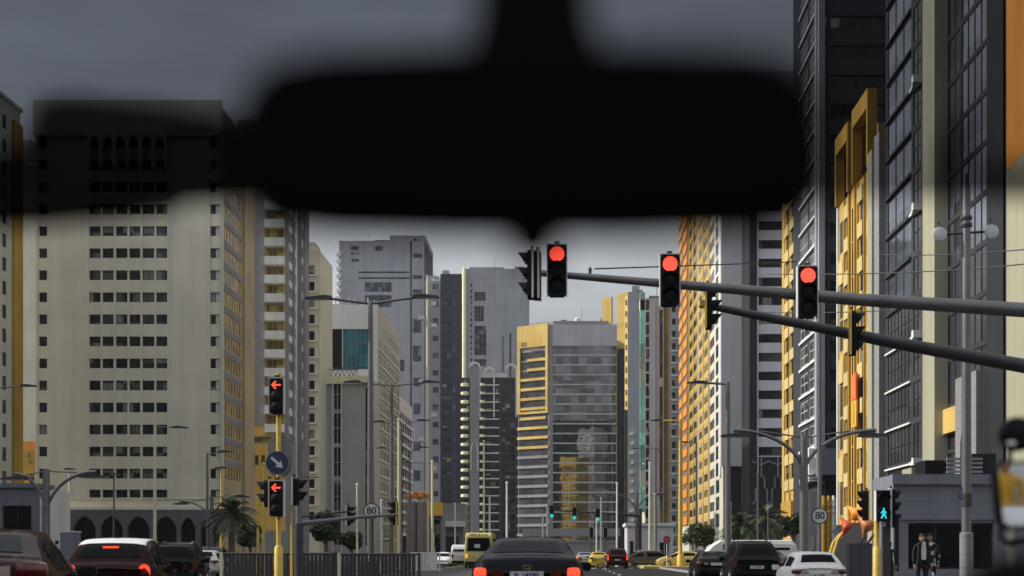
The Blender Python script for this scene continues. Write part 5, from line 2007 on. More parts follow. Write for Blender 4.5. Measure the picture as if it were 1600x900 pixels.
    for q in (-1, 1):
        if lamp == 'ring':
            mb = MB()
            v, f = [], []
            N = 24
            for k in range(N):
                a = 2 * PI * k / N
                for rr, y in ((1, -.02), (1, -.06), (.55, -.06), (.55, -.02)):
                    v.append((q * W * .74 + rr * .105 * sx * math.cos(a), y + .05 + .03 * abs(math.cos(a)), zb - .08 + rr * .15 * math.copysign(abs(math.sin(a)) ** .8, math.sin(a))))
            for k in range(N):
                for j in range(4):
                    f.append((k * 4 + j, k * 4 + (j + 1) % 4, ((k + 1) % N) * 4 + (j + 1) % 4, ((k + 1) % N) * 4 + j))
            mb.add(v, f)
            mb.build('tail_light', lm, t, smooth=True)
            MB().lathe([(.06, -.012), (.05, -.03)], 16, c=(q * W * .74, .02, zb - .08), axis='y').build('lamp_centre', M['lamp_off'], t)
        elif lamp == 'tall':
            mb = MB().prism([(q * W * .80, zb - .32), (q * W * .96, zb - .30), (q * W * .93, zb + .12), (q * W * .84, zb + .14)], 'y', -.0, .14)
            o = mb.build('tail_light', lm, t)
        else:
            mb = MB()
            v, f = [], []
            N = 20
            for iy, (sc_, y) in enumerate(((.0, -.045), (.55, -.04), (.9, -.015), (1.0, .05), (1.0, .16))):
                for k in range(N):
                    a = 2 * PI * k / N
                    ex = (.105 if lit else .15) * sx * math.copysign(abs(math.cos(a)) ** .55, math.cos(a)) * sc_
                    ez = .085 * sz * math.copysign(abs(math.sin(a)) ** .55, math.sin(a)) * sc_
                    v.append((q * (W * .80 + ex * q), y + max(0, ex * q) * .55, zb - .10 + lamp_dz + ez))
            for i in range(4):
                for k in range(N):
                    f.append((i * N + k, i * N + (k + 1) % N, (i + 1) * N + (k + 1) % N, (i + 1) * N + k))
            mb.add(v, f)
            mb.build('tail_light', lm, t, smooth=True)
            mb = MB().prism([(q * W * .38, zb - .15 + lamp_dz), (q * W * .60, zb - .16 + lamp_dz), (q * W * .60, zb - .05 + lamp_dz), (q * W * .42, zb - .07 + lamp_dz)], 'y', -.03, .1)
            mb.build('lamp_cover', M['lamp_off'] if lit else M['lamp_clear'], t)
        # headlamps
        MB().lathe([(.0, -.05), (.07, -.03), (.1, .03)], 14, c=(q * W * .66, L - .16 * sy, .70 * sz), axis='y').build('headlight', M['lamp_clear'], t)
        if mirrors:
            mb = MB().prism([(q * .02, -.02), (q * .20, -.05), (q * .235, .03), (q * .21, .11), (q * .05, .11), (q * .0, .05)], 'y', -.05, .07)
            yb_ = st[8][0] + (.28 if kind != 'suv' else .2)
            mb.build('wing_mirror', P_[pmat] if kind != 'sedan' else M['black'], t, loc=(q * W * .92, yb_, st[8][3] - .01))
    # bumper, plate, emblem
    MB().box(-W * .84, W * .84, -.045, .06, st[0][2] + .02, st[0][2] + .16).build('bumper', M['black'] if kind == 'suv' else P_[pmat], t)
    zp = {'sedan': zb - .13, 'hatch': st[0][2] + .29, 'suv': st[0][2] + .3}[kind]
    if kind == 'hatch' and emblem != 'none':
        zp = zb - .30
    pl = MB().box(-.26, .26, -.055, -.02, zp - .06, zp + .06).build('number_plate', M['plate'], t)
    if plate:
        add_text(plate, .105, M['ink'], pl, (0, -.058, zp), 'number')
    if emblem is True:
        mb = MB()
        for q in (-1, 1):
            mb.prism([(q * .055, .045), (q * .068, .045), (q * .05, -.045), (q * .037, -.045)], 'y', -.012, .0)
            mb.prism([(q * .022, .035), (q * .034, .035), (q * .03, -.035), (q * .018, -.035)], 'y', -.012, .0)
        mb.box(-.02, .02, -.012, 0, -.008, .008).box(-.068, .068, -.012, 0, .0455, .056).box(-.05, .05, -.012, 0, -.056, -.0455)
        mb.build('emblem', M['chrome'], t, loc=(0, .012, zb - .03))
    if third:
        MB().box(-.14, .14, -.02, .03, -.018, .018).build('high_brake_light', M['brake'], t, loc=(0, st[4][0] - .085, st[4][4] - .105))
    # boot seam and handle
    MB().box(-W * .72, W * .72, -.004, .02, zb - .012, zb - .004).build('boot_seam', M['black'], t, loc=(0, st[1][0] - .02, 0))
    if kind == 'hatch':
        MB().lathe([(.03, 0), (.02, .03), (.005, .07)], 8, c=(0, st[5][0], st[5][4])).build('roof_aerial', M['black'], t)
    if kind == 'suv':
        for q in (-1, 1):
            MB().tube([(q * .62 * sx, st[4][0] + .1, st[4][4] + .03), (q * .64 * sx, st[5][0], st[5][4] + .06), (q * .62 * sx, st[8][0], st[8][4] + .04)], .02, 6).build('roof_rail', M['chrome'], t)
    return t


car('sedan', 'black', 'black sedan stopped dead ahead with both brake lights glowing', wx(823, 22), 22, 0, (1.0, 1, 1.055), lit=True, plate='8  14580', emblem=True, group=None)
car('sedan', 'maroon', 'dark brown sedan cut by the left edge, its roof catching the light', -6.02, 14.0, R(13), (1.0, 1, 1.05), plate=None, lamp_dz=.14)
car('hatch', 'wine', 'dark red hatchback with a white roof and one round lit brake lamp', wx(167, 25.5), 25.5, R(8), (1.0, 1, 1.03), roof='white', lit=True, plate='4  80236', lamp='ring', third=True)
car('suv', 'black', 'black car with a sloping back window right of the white roofed hatchback', wx(268, 52), 52, R(9), (.98, 1, .93), lamp='tall')
car('suv', 'grey', 'grey roof just showing behind the black car at the left', wx(262, 62), 63, R(5), (1, 1, 1.0), lamp='tall', lvl=1)
car('hatch', 'white', 'small white car furthest back in the left lane', wx(300, 74), 76, R(5), (1, 1, .98), emblem='none')
car('suv', 'grey', 'dark grey car behind the small white one in the left lane', wx(317, 98), 100, R(5), (1, 1, 1), lamp='tall', lvl=1)
car('suv', 'black', 'big black off-roader in the right lane, third row', wx(1183, 54), 54, 0, (1.0, 1, 1.0), lamp='tall', plate='5  7314')
car('hatch', 'white', 'small white hatchback with dark rear window beside the utility cabinet', wx(1281, 40.5), 40.5, 0, (.93, 1, .88), plate='6  2291', emblem='none', lamp='wide')
car('sedan', 'black', 'dark saloon half hidden left of the black off-roader', wx(1128, 60), 62, 0, (1, 1, .95), lvl=1)
car('sedan', 'grey', 'dark saloon between the black off-roader and the white hatchback', wx(1240, 58), 64, 0, (1, 1, 1.0), lvl=1)
car('sedan', 'silver', 'silver saloon left of the yellow taxi far ahead', wx(914, 132), 132, 0, (1, 1, 1), lvl=1, lit=True)
tx = car('sedan', 'taxi', 'yellow taxi saloon far ahead in the middle lane', wx(936, 128), 128, 0, (1, 1, 1), lvl=1, name='taxi', cat='taxi')
MB().prism([(-.3, 0), (.3, 0), (.24, .16), (-.24, .16)], 'y', -.08, .08).build('roof_sign', M['sign_w'], tx, loc=(0, 2.1, 1.47))
car('suv', 'dkred', 'dark off-roader with red lamps right of the yellow taxi', wx(965, 124), 124, 0, (1, 1, 1), lvl=1, lamp='tall', lit=True)
car('sedan', 'gold', 'pale golden saloon parked sideways on the far yellow kerb', wx(1110, 129.5), 129.5, R(90), (1, 1.05, 1.06), lvl=2)
car('suv', 'grey', 'dark grey car parked nose left behind the golden saloon', wx(1128, 134), 134, R(90), (1, 1, .95), lvl=1, lamp='tall')
car('suv', 'grey', 'grey car parked sideways left of the golden saloon', wx(1040, 134.5), 134.5, R(100), (1, 1, .9), lvl=1, lamp='tall')
car('sedan', 'white', 'white saloon coming towards the junction left of the minibus', wx(696, 140), 140, R(180), (1, 1, 1), lvl=1)


def van(label, X, Y, rz, L, W, H, pm, name, cat, sign=False, lampm='amber'):
    t = thing(name, label, cat, (X, Y, 0), rz)
    w = W / 2
    prof = [(0, .4), (-.05, 1.2), (.0, 1.55), (.12, H - .25), (.35, H), (L - .9, H), (L - .35, H - .35), (L, 1.35), (L + .02, .45)]
    mb = MB()
    n = len(prof)
    v = []
    for sgn in (-1, 1):
        for k, (y, z) in enumerate(prof):
            tw = w * (.90 if z > 1.7 else 1)
            v.append((sgn * tw, y, z))
    f = [tuple(range(n)), tuple(range(2 * n - 1, n - 1, -1))] + [(i, i + n, (i + 1) % n + n, (i + 1) % n) for i in range(n)]
    mb.add(v, f)
    o = mb.build('body', P_[pm], t)
    md = o.modifiers.new('bevel', 'BEVEL')
    md.width = .09
    md.segments = 3
    MB().prism([(-w * .80, 1.50), (w * .80, 1.50), (w * .72, H - .42), (-w * .72, H - .42)], 'y', -.05, .10).build('rear_window', M['car_glass'], t)
    for q in (-1, 1):
        MB().box(q * w * .95 - .02 if q > 0 else q * w * 1.0, q * w * 1.0 if q > 0 else q * w * .95 + .02, .5, L - 1.2, 1.5, H - .45).build('side_window', M['car_glass'], t)
        MB().box(q * w * .84 - .09, q * w * .84 + .09, -.085, .0, .95, 1.25).build('tail_light', M[lampm], t)
        for yy in (.9, L - 1.0):
            wl = MB().lathe([(.22, -.1), (.33, -.1), (.36, -.06), (.36, .06), (.33, .1), (.22, .1)], 18, axis='x').build('wheel', M['rubber'], t, smooth=True, loc=(q * (w - .12), yy, .36))
            MB().lathe([(.2, -.112), (.2, .112)], 14, axis='x').build('rim', M['rim'], wl)
        MB().box(q * (w + .02), q * (w + .22), L - 1.1, L - 1.0, 1.5, 1.85).build('wing_mirror', M['black'], t)
    MB().box(-w * .95, w * .95, -.12, .05, .42, .68).build('bumper', M['black'], t)
    MB().box(-.26, .26, -.075, -.051, .95, 1.07).build('number_plate', M['plate'], t)
    if sign:
        MB().box(-w * .3, w * .1, -.058, -.051, 1.75, 2.05).build('window_notice', M['sign_w'], t)
        mb = MB()
        rr = random.Random(5)
        x = -w * .6
        while x < w * .6:
            q = rr.uniform(.05, .16)
            mb.box(x, x + q, .0, .06, H - .22, H - .22 + rr.uniform(.06, .12))
            x += q + .05
        mb.build('lettering', M['ink'], t, loc=(0, .06, 0))
    return t


van('yellow minibus with a dark rear window left of the black sedan', wx(748, 112), 112, 0, 6.5, 2.3, 2.95, 'bus', 'minibus', 'minibus', True)
van('cream van ahead of the minibus, lower and half hidden', wx(721, 126), 126, 0, 5.0, 1.9, 2.1, 'white', 'delivery_van', 'van', lampm='lamp_off')
van('white van roof showing behind the black off-roader at right', wx(1243, 86), 86, R(90), 5.5, 2.0, 2.1, 'white', 'delivery_van', 'van', lampm='lamp_off')

# ================================================================== PEOPLE
def skin_figure(name, joints, bones, mat, parent=None, levels=2, root=0):
    me = bpy.data.meshes.new(name)
    me.from_pydata([j[:3] for j in joints], bones, [])
    o = bpy.data.objects.new(name, me)
    COL.objects.link(o)
    sk = o.modifiers.new('skin', 'SKIN')
    sv = me.skin_vertices[0].data
    for i, j in enumerate(joints):
        sv[i].radius = (j[3], j[4] if len(j) > 4 else j[3])
        sv[i].use_root = i == root
    s_ = o.modifiers.new('sub', 'SUBSURF')
    s_.levels = s_.render_levels = levels
    dg = bpy.context.evaluated_depsgraph_get()
    m2 = bpy.data.meshes.new_from_object(o.evaluated_get(dg))
    bpy.data.objects.remove(o)
    m2.materials.clear()
    m2.materials.append(mat)
    for p in m2.polygons:
        p.use_smooth = True
    ob = bpy.data.objects.new(name, m2)
    COL.objects.link(ob)
    ob.parent = parent
    return ob


def head(parent, z, mat, y=0, x=0, turn=0, hair='ink'):
    """face towards -y before TURN"""
    v = bmesh.new()
    bmesh.ops.create_uvsphere(v, u_segments=24, v_segments=18, radius=1)
    for q in v.verts:
        c = q.co
        c.x *= .078
        c.y *= .098
        c.z *= .118
        if c.z < -.02:
            k = (-.02 - c.z) / .1
            c.x *= 1 - .32 * k
            c.y = c.y * (1 - .18 * k) - .012 * k
        # nose, brow, eye sockets, mouth
        if c.y < -.05:
            d = math.exp(-((c.x / .014) ** 2 + ((c.z + .018) / .022) ** 2))
            c.y -= .026 * d
            for s_ in (-1, 1):
                c.y += .012 * math.exp(-(((c.x - s_ * .032) / .016) ** 2 + ((c.z - .008) / .014) ** 2))
            c.y -= .008 * math.exp(-((c.x / .025) ** 2 + ((c.z + .058) / .010) ** 2))
    me = bpy.data.meshes.new('head')
    v.to_mesh(me)
    v.free()
    me.materials.append(mat)
    for p in me.polygons:
        p.use_smooth = True
    o = bpy.data.objects.new('head', me)
    COL.objects.link(o)
    o.parent = parent
    o.location = (x, y, z)
    o.rotation_euler = (0, 0, turn)
    mb = MB()
    for s_ in (-1, 1):
        mb.lathe([(.004, -.01), (.010, -.004), (.010, .004), (.004, .01)], 10, c=(s_ * .032, -.082, .006), axis='y')
    mb.build('eye', M['ink'], o)
    mb = MB()
    for s_ in (-1, 1):
        mb.lathe([(.006, -.008), (.022, -.004), (.026, .004), (.010, .010)], 12, c=(s_ * .078, .005, -.005), axis='x')
    mb.build('ear', mat, o, smooth=True)
    v = bmesh.new()
    bmesh.ops.create_uvsphere(v, u_segments=24, v_segments=16, radius=1)
    rr = random.Random(2)
    for q in v.verts:
        q.co.x *= .088 * rr.uniform(.96, 1.06)
        q.co.y *= .106 * rr.uniform(.96, 1.06)
        q.co.z *= .112 * rr.uniform(.96, 1.08)
        q.co.y += .012
        q.co.z += .022
    bmesh.ops.delete(v, geom=[f for f in v.faces if f.calc_center_median().z < .045 and f.calc_center_median().y < .03 or f.calc_center_median().z < -.04], context='FACES')
    me = bpy.data.meshes.new('hair')
    v.to_mesh(me)
    v.free()
    me.materials.append(M[hair])
    for p in me.polygons:
        p.use_smooth = True
    h = bpy.data.objects.new('hair', me)
    COL.objects.link(h)
    h.parent = o
    sd = h.modifiers.new('thick', 'SOLIDIFY')
    sd.thickness = .008
    return o


def hand(parent, c, mat, side=1):
    """relaxed hand hanging from the wrist at C: palm, four fingers, thumb"""
    x, y, z = c
    J = [(x, y, z, .026, .018), (x, y - .005, z - .05, .036, .016), (x, y - .01, z - .085, .036, .014)]
    B = [(0, 1), (1, 2)]
    for k, (dy, ln) in enumerate(((-.030, .072), (-.010, .082), (.010, .076), (.028, .060))):
        i = len(J)
        J += [(x, y + dy - .008, z - .09, .009), (x - side * .006, y + dy - .012, z - .09 - ln * .5, .0085), (x - side * .022, y + dy - .014, z - .09 - ln, .007)]
        B += [(2, i), (i, i + 1), (i + 1, i + 2)]
    i = len(J)
    J += [(x - side * .01, y - .036, z - .045, .011), (x - side * .016, y - .058, z - .075, .010), (x - side * .018, y - .060, z - .105, .008)]
    B += [(1, i), (i, i + 1), (i + 1, i + 2)]
    return skin_figure('hand', J, B, mat, parent, 1)


def pedestrian(label, X, Y, rz, H, top, spots=False, shirt=None, step=.12, trousers='cloth_k', skin='skin'):
    t = thing('person', label, 'person', (X, Y, .13), rz)
    k = H / 1.75
    J = [(0, 0, .95, .135, .10), (0, -.01, 1.15, .13, .095), (0, -.01, 1.34, .165, .105), (0, .0, 1.45, .10, .075), (0, -.01, 1.52, .052, .05), (0, -.02, 1.60, .05, .05),
         (.10, 0, .90, .088, .09), (.11, -step * .4, .50, .062, .062), (.11, -step * .2, .10, .042, .045), (.12, -step * .2 - .15, .035, .042, .03),
         (-.10, 0, .90, .088, .09), (-.11, step * .3, .50, .062, .062), (-.11, step, .10, .042, .045), (-.12, step - .14, .035, .042, .03),
         (.19, 0, 1.42, .058, .06), (.245, .02, 1.15, .046, .046), (.25, -.08, .92, .034, .034),
         (-.19, 0, 1.42, .058, .06), (-.245, .03, 1.15, .046, .046), (-.25, -.05, .92, .034, .034)]
    J = [tuple(a * k for a in j) for j in J]
    B = [(0, 1), (1, 2), (2, 3), (3, 4), (4, 5), (0, 6), (6, 7), (7, 8), (8, 9), (0, 10), (10, 11), (11, 12), (12, 13), (3, 14), (14, 15), (15, 16), (3, 17), (17, 18), (18, 19)]
    skin_figure('body', J, B, M[top], t)
    head(t, 1.635 * k, M[skin], -.03 * k, turn=R(-10))
    for s_ in (1, -1):
        hand(t, (s_ * .25 * k, (-.08 if s_ > 0 else -.05) * k, .90 * k), M[skin], s_)
    if shirt:
        mb = MB()
        mb.prism([(-.05, 1.46), (.05, 1.46), (.075, 1.2), (.06, .97), (-.06, .97), (-.075, 1.2)], 'y', -.142 * k, -.10 * k)
        mb.build('shirt', M[shirt], t)
        for s_ in (-1, 1):
            MB().prism([(s_ * .055, 1.48), (s_ * .15, 1.40), (s_ * .19, .86), (s_ * .07, .84), (s_ * .085, 1.2)], 'y', -.150 * k, -.07 * k).build('jacket_front', M[top], t)
    return t


# pattern for the patched shirt
m, nt, bs = new_mat('patched_shirt_cloth')
tc = nd(nt, 'ShaderNodeTexCoord')
vn = nd(nt, 'ShaderNodeTexVoronoi')
vn.inputs['Scale'].default_value = 7
nt.links.new(tc.outputs['Object'], vn.inputs['Vector'])
nt.links.new(ramp(nt, vn.outputs['Distance'], (.55, .55, .53), (.012, .012, .014),   .36, .44), bs.inputs['Base Color'])
bs.inputs['Roughness'].default_value = .85
M['patched'] = m
pedestrian('person in a black jacket open over a white shirt, walking by the pavilion', wx(1440, 38.5), 38.5, R(12), 1.66, 'cloth_k', shirt='cloth_w')
pedestrian('person in a black shirt with white patches, beside the one in the jacket', wx(1453, 39.1), 39.1, R(-25), 1.68, 'patched', step=-.1)
t = pedestrian('person in black standing behind the pedestrian light poles', wx(1389, 44), 44, R(160), 1.5, 'cloth_k')

# ================================================================== PLANTS
def palm(label, px, D, crown_py, spread, n=30, lean=0, seed=1, fan=False, trunk_r=.16):
    rr = random.Random(seed)
    X = wx(px, D)
    t = thing('palm_tree', label, 'palm tree', (X, D, .1))
    H = wz(crown_py, D)
    pts = [(lean * (q / 6) ** 2, 0, H * q / 6) for q in range(7)]
    mb = MB().tube(pts, [trunk_r * 1.25, trunk_r, trunk_r * .95, trunk_r * .9, trunk_r * .92, trunk_r, trunk_r * 1.15], 10)
    for q in range(int(H / .18)):
        z = q * .18
        mb.lathe([(trunk_r * 1.0, z), (trunk_r * 1.16, z + .10), (trunk_r * .95, z + .13)], 9, c=(lean * (z / H) ** 2, 0, 0))
    mb.build('trunk', M['bark'], t)
    mb = MB()
    for i in range(n):
        a = rr.uniform(0, 2 * PI)
        el = R(rr.uniform(-35, 80))
        ln = spread * rr.uniform(.75, 1.1)
        d = Vector((math.cos(a), math.sin(a), 0))
        p0 = Vector((lean, 0, H))
        sp = []
        for k in range(9):
            u = k / 8
            e = el - u * R(75) * rr.uniform(.8, 1.2)
            sp.append(p0 + (d * math.cos(el) * u + Vector((0, 0, math.sin(el) * u - .55 * u * u))) * ln)
        side = d.cross(Vector((0, 0, 1))).normalized()
        for k in range(8):
            mb.tube([sp[k], sp[k + 1]], .018, 3, cap=False)
        for k in range(3, 33):
            u = k / 33
            j = min(7, int(u * 8))
            p = sp[j].lerp(sp[j + 1], u * 8 - j)
            tg = (sp[j + 1] - sp[j]).normalized()
            l2 = ln * .30 * math.sin(PI * min(1, u * .85 + .15)) ** .7 * rr.uniform(.7, 1.1)
            for s_ in (-1, 1):
                tip = p + (side * s_ * .75 + tg * .55 + Vector((0, 0, rr.uniform(-.45, .15)))) * l2
                w_ = tg * .035 * spread * .5
                mb.add([p - w_, p + w_, tip], [(0, 1, 2)])
    mb.build('crown', M['leaf_palm'], t)
    return t


palm('bushy palm beside the grey lamp post at the left', 362, 72, 806, 1.75, 46, seed=4)
palm('low fan palm in the dark bay right of the plain grey wall', 1160, 96, 822, 1.9, 36, seed=5, trunk_r=.2)
palm('taller fan palm in front of the hexagon tracery', 1196, 100, 812, 2.1, 34, seed=8, trunk_r=.18)


def tree(label, px, D, base_py, top_py, wpx, seed, mat='leaf', n=2600, leafs=.22):
    rr = random.Random(seed)
    X = wx(px, D)
    t = thing('leafy_tree', label, 'tree', (X, D, .05))
    H = wz(top_py, D)
    zb = max(1.2, wz(base_py, D))
    w = wpx / 2 * D / F
    mb = MB().tube([(0, 0, 0), (.08, 0, zb * .6), (0, .05, zb + (H - zb) * .5)], [.2, .14, .06], 8)
    cl = []
    for i in range(13):
        a = rr.uniform(0, 2 * PI)
        q = rr.uniform(.15, .85)
        c = Vector((math.cos(a) * w * q, math.sin(a) * w * q * .8, zb + (H - zb) * rr.uniform(.12, .85)))
        cl.append((c, rr.uniform(.28, .5) * w))
        mb.tube([(0, 0, zb * .8), c * .5 + Vector((0, 0, zb * .4)), c], [.07, .045, .015], 5)
    mb.build('trunk', M['bark'], t)
    mb = MB()
    for i in range(n):
        c, r = rr.choice(cl)
        d = Vector((rr.gauss(0, 1), rr.gauss(0, 1), rr.gauss(0, .8))).normalized() * r * rr.uniform(.35, 1.12) ** .6
        p = c + d
        a = Vector((rr.gauss(0, 1), rr.gauss(0, 1), rr.gauss(0, 1))).normalized()
        b_ = a.orthogonal().normalized()
        s = leafs * rr.uniform(.5, 1.1)
        mb.add([p - a * s, p + b_ * s * .5, p + a * s, p - b_ * s * .5], [(0, 1, 2, 3)])
    mb.build('crown', M[mat], t)
    return t


tree('dark tree behind the barrier right of the heavy left mast', 508, 92, 842, 806, 52, 21)
tree('small dark tree left of the island speed sign', 548, 100, 852, 838, 34, 22, n=1400)
tree('round dark tree below the yellow chequer building', 1240, 120, 838, 796, 38, 23)
tree('dark tree behind the parked cars at the right kerb', 1100, 142, 850, 822, 44, 24)
tree('small tree behind the left lane cars near the arcade', 390, 110, 850, 822, 40, 25, n=1600)
tree('dark round tree behind the white far hall', 1082, 200, 846, 826, 40, 26, n=1600)
tree('dark bush tree at the foot of the striped tower', 1216, 150, 845, 808, 44, 27, n=1800)

# small roadside clutter at left
t = thing('kiosk_counter', 'small pale counter between the brown sedan and the arcade', 'counter', (wx(110, 60), 60, 0))
MB().box(-.33, .33, -.3, .3, 0, wz(832, 60)).build('body', M['podium'], t)
MB().box(-.36, .36, -.33, .33, wz(832, 60) + .002, wz(830, 60)).build('top', M['slab_w'], t)
t = thing('parking_meter', 'pale parking meter left of the white lamp post', 'parking meter', (wx(90, 70), 70, 0))
MB().lathe([(.05, 0), (.05, 1.4)], 10).build('post', M['pole'], t)
MB().prism([(-.14, 1.4), (.14, 1.4), (.14, 1.95), (.08, 2.1), (-.08, 2.1), (-.14, 1.95)], 'y', -.1, .1).build('case', M['slab_w'], t)
MB().box(-.08, .08, -.115, -.101, 1.75, 1.92).build('screen', M['dark_lens'], t)
t = thing('low_wall', 'low grey boundary wall in front of the arcade', 'wall', (wx(300, 150), 150, 0))
MB().box(-9, 4, -.2, .2, 0, 1.5).build('body', M['podium'], t)
MB().box(-9.1, 4.1, -.28, .28, 1.502, 1.65).build('coping', M['mid'], t)

# ================================================================== CAR INTERIOR, close to the lens
# rear-view mirror
D = .60
mx, mz = wx(832, D), wz(215, D)
t = thing('rear_view_mirror', 'black rear view mirror hanging close in front, out of focus', 'mirror', (mx, D, mz))


def mpt(px, py):
    return ((px - 832) * D / F, (215 - py) * D / F)


out = [(374, 250), (371, 195), (386, 142), (425, 98), (510, 80), (700, 73), (960, 71), (1160, 76), (1235, 92), (1278, 145), (1289, 215), (1288, 285), (1262, 335), (1190, 355), (980, 361), (700, 360), (490, 355), (415, 345), (384, 305)]
mb = MB()
pts = [mpt(*p) for p in out]
n = len(pts)
v, f = [], []
for sc_, y in ((.90, -.006), (.97, -.004), (1.0, .0), (1.0, .012), (.93, .028), (.7, .036)):
    v += [(p[0] * sc_ * 1.022, y, p[1] * sc_ * 1.03 - .0008) for p in pts]
for i in range(5):
    for k in range(n):
        f.append((i * n + k, i * n + (k + 1) % n, (i + 1) * n + (k + 1) % n, (i + 1) * n + k))
f.append(tuple(range(n)))
f.append(tuple(5 * n + k for k in range(n))[::-1])
mb.add(v, f).build('housing', M['soft_black'], t, smooth=True)
gl = MB().prism([(p[0] * .88, p[1] * .86) for p in pts], 'y', -.0085, -.0062).build('mirror_glass', M['soft_black'], t)  # black colour stands in for the dark cabin it would reflect
def stem_pt(px, py, off):
    d = D + off
    return (wx(px, d) - mx, off, wz(py, d) - mz)


mb = MB()
rows_ = [((722, 948, 105), .012, .03), ((742, 926, 25), .02, .045), ((752, 916, -60), .03, .07), ((756, 912, -190), .05, .11)]
v, f = [], []
for (l, r_, y), a_, c_ in rows_:
    v += [stem_pt(l, y, a_), stem_pt(r_, y, a_), stem_pt(r_, y, c_), stem_pt(l, y, c_)]
for i in range(3):
    for k in range(4):
        f.append((i * 4 + k, i * 4 + (k + 1) % 4, i * 4 + 4 + (k + 1) % 4, i * 4 + 4 + k))
f += [(3, 2, 1, 0), (12, 13, 14, 15)]
mb.add(v, f)
mb.build('stem', M['soft_black'], t)
a = mpt(832, 362)
MB().lathe([(.004, -.014), (.010, -.011), (.0125, -.004), (.0125, .006)], 16, c=(a[0], .006, a[1] + .001)).build('dimmer_tab', M['soft_black'], t, smooth=True)

# tinted band along the top of the windscreen, raked back towards the car's roof
YB, RK = 1.02, .62          # distance of its lower edge, metres nearer per metre of height


def ws(px, py, off=0.0):
    """point of the raked screen seen at a photo pixel"""
    kz = (HY - py) / F
    zlow = (HY - 320) / F * YB
    # Y = YB - RK * (Z - zlow), Z = kz * Y
    Y = (YB + RK * zlow) / (1 + RK * kz) + off
    return Vector((wx(px, Y), Y, CH + kz * Y))


def screen_sheet(name, outline, mat, off, parent, th=.0008):
    vs = [ws(px, py, off) for px, py in outline]
    n = len(vs)
    v = [tuple(p) for p in vs] + [(p.x, p.y + th, p.z) for p in vs]
    f = [tuple(range(n)), tuple(range(2 * n - 1, n - 1, -1))] + [(i, (i + 1) % n, (i + 1) % n + n, i + n) for i in range(n)]
    return MB().add(v, f).build(name, mat, parent)


band = thing('windscreen_shade_band', 'dark tinted shade band along the top of the windscreen', 'windscreen tint')
tint = film('shade_band_film', (.395, .41, .435))
tint_r = film('pale_shade_band_film', (.54, .54, .55))  # paler right half, made up to keep the buildings behind it bright
dark = film('added_dark_sheet_film', (.31, .31, .315))  # sheet added only to darken the top of the beige tower
mid_ = film('added_half_dark_film', (.62, .62, .63))  # sheet added to darken the band's lower right edge
screen_sheet('tinted_strip', [(-60, -60), (1284, -60), (1284, 309), (1000, 306), (400, 314), (280, 320), (180, 344), (60, 356), (-60, 360)], tint, 0, band)
screen_sheet('tinted_strip', [(1284.5, -60), (1660, -60), (1660, 312), (1284.5, 309)], tint_r, 0, band)
screen_sheet('added_dark_sheet', [(-60, 236), (30, 232), (54, 176), (66, 152), (120, 148), (230, 160), (395, 188), (420, 240), (420, 314), (290, 318), (268, 336), (180, 346), (60, 356), (-60, 360)], dark, -.004, band)
screen_sheet('added_half_dark_sheet', [(1455, 238), (1500, 168), (1518, 165), (1540, 250), (1660, 240), (1660, 311), (1455, 309)], mid_, -.004, band)

# dashboard hump in the corner
t = thing('dashboard_hump', 'soft black hump of the dashboard in the lower right corner', 'dashboard')
D = .85
c = Vector((wx(1628, D), D, wz(925, D)))
v = bmesh.new()
bmesh.ops.create_uvsphere(v, u_segments=32, v_segments=16, radius=1)
for q in v.verts:
    q.co = Vector((q.co.x * 88 * D / F, q.co.y * .12, q.co.z * 72 * D / F))
me = bpy.data.meshes.new('cover')
v.to_mesh(me)
v.free()
me.materials.append(M['soft_black'])
for p in me.polygons:
    p.use_smooth = True
o = bpy.data.objects.new('cover', me)
COL.objects.link(o)
o.parent = t
t.location = c
MB().box(-.06, .16, -.10, .12, -.20, -.026).build('dash_top', M['soft_black'], t)

# wing mirror of the vehicle alongside
D = 4.0
c = Vector((wx(1588, D), D, wz(766, D)))
t = thing('wing_mirror', 'black framed wing mirror of a vehicle alongside, on a bent tube', 'mirror', c)
k = D / F
out = [(-34, 40), (-36, 28), (-26, 38), (0, 44), (26, 44), (38, 32), (40, -40), (30, -58), (-20, -58), (-28, -50)]
out = [(-36, 30), (-34, 40), (-24, 46), (24, 46), (36, 38), (40, -44), (34, -60), (-16, -62), (-26, -54)]
pts = [(a * k, b_ * k) for a, b_ in out]
n = len(pts)
tilt = thing  # placeholder name not used
mb = MB()
v, f = [], []
for sc_, y in ((.90, -.004), (.94, -.012), (1.0, -.008), (1.0, .02), (.85, .05), (.5, .065)):
    v += [(p[0] * sc_, y, p[1] * sc_) for p in pts]
for i in range(5):
    for q in range(n):
        f.append((i * n + q, i * n + (q + 1) % n, (i + 1) * n + (q + 1) % n, (i + 1) * n + q))
f.append(tuple(5 * n + q for q in range(n)))
hs = mb.add(v, f).build('housing', M['black'], t, smooth=True)
mir, nt, bs = new_mat('mirror_glass')
bs.inputs['Base Color'].default_value = (.75, .77, .78, 1)
bs.inputs['Metallic'].default_value = 1
bs.inputs['Roughness'].default_value = .03
MB().prism([(p[0] * .9, p[1] * .9) for p in pts], 'y', -.0075, -.003).build('mirror_glass', mir, t)
MB().tube([(-18 * k, .03, -60 * k), (-16 * k, .03, -76 * k), (-2 * k, .03, -82 * k), (20 * k, .03, -78 * k), (60 * k, .05, -78 * k)], .008, 8).build('bent_tube', M['black'], t, smooth=True)
MB().tube([(-3 * k, .03, 44 * k), (-3 * k, .03, 70 * k), (10 * k, .03, 74 * k), (60 * k, .05, 74 * k)], .008, 8).build('bent_tube', M['black'], t, smooth=True)
MB().lathe([(.006, -.01), (.011, -.006), (.011, .006), (.006, .01)], 12, c=(-4 * k, .02, 72 * k), axis='y').build('chrome_bolt', M['chrome'], t, smooth=True)
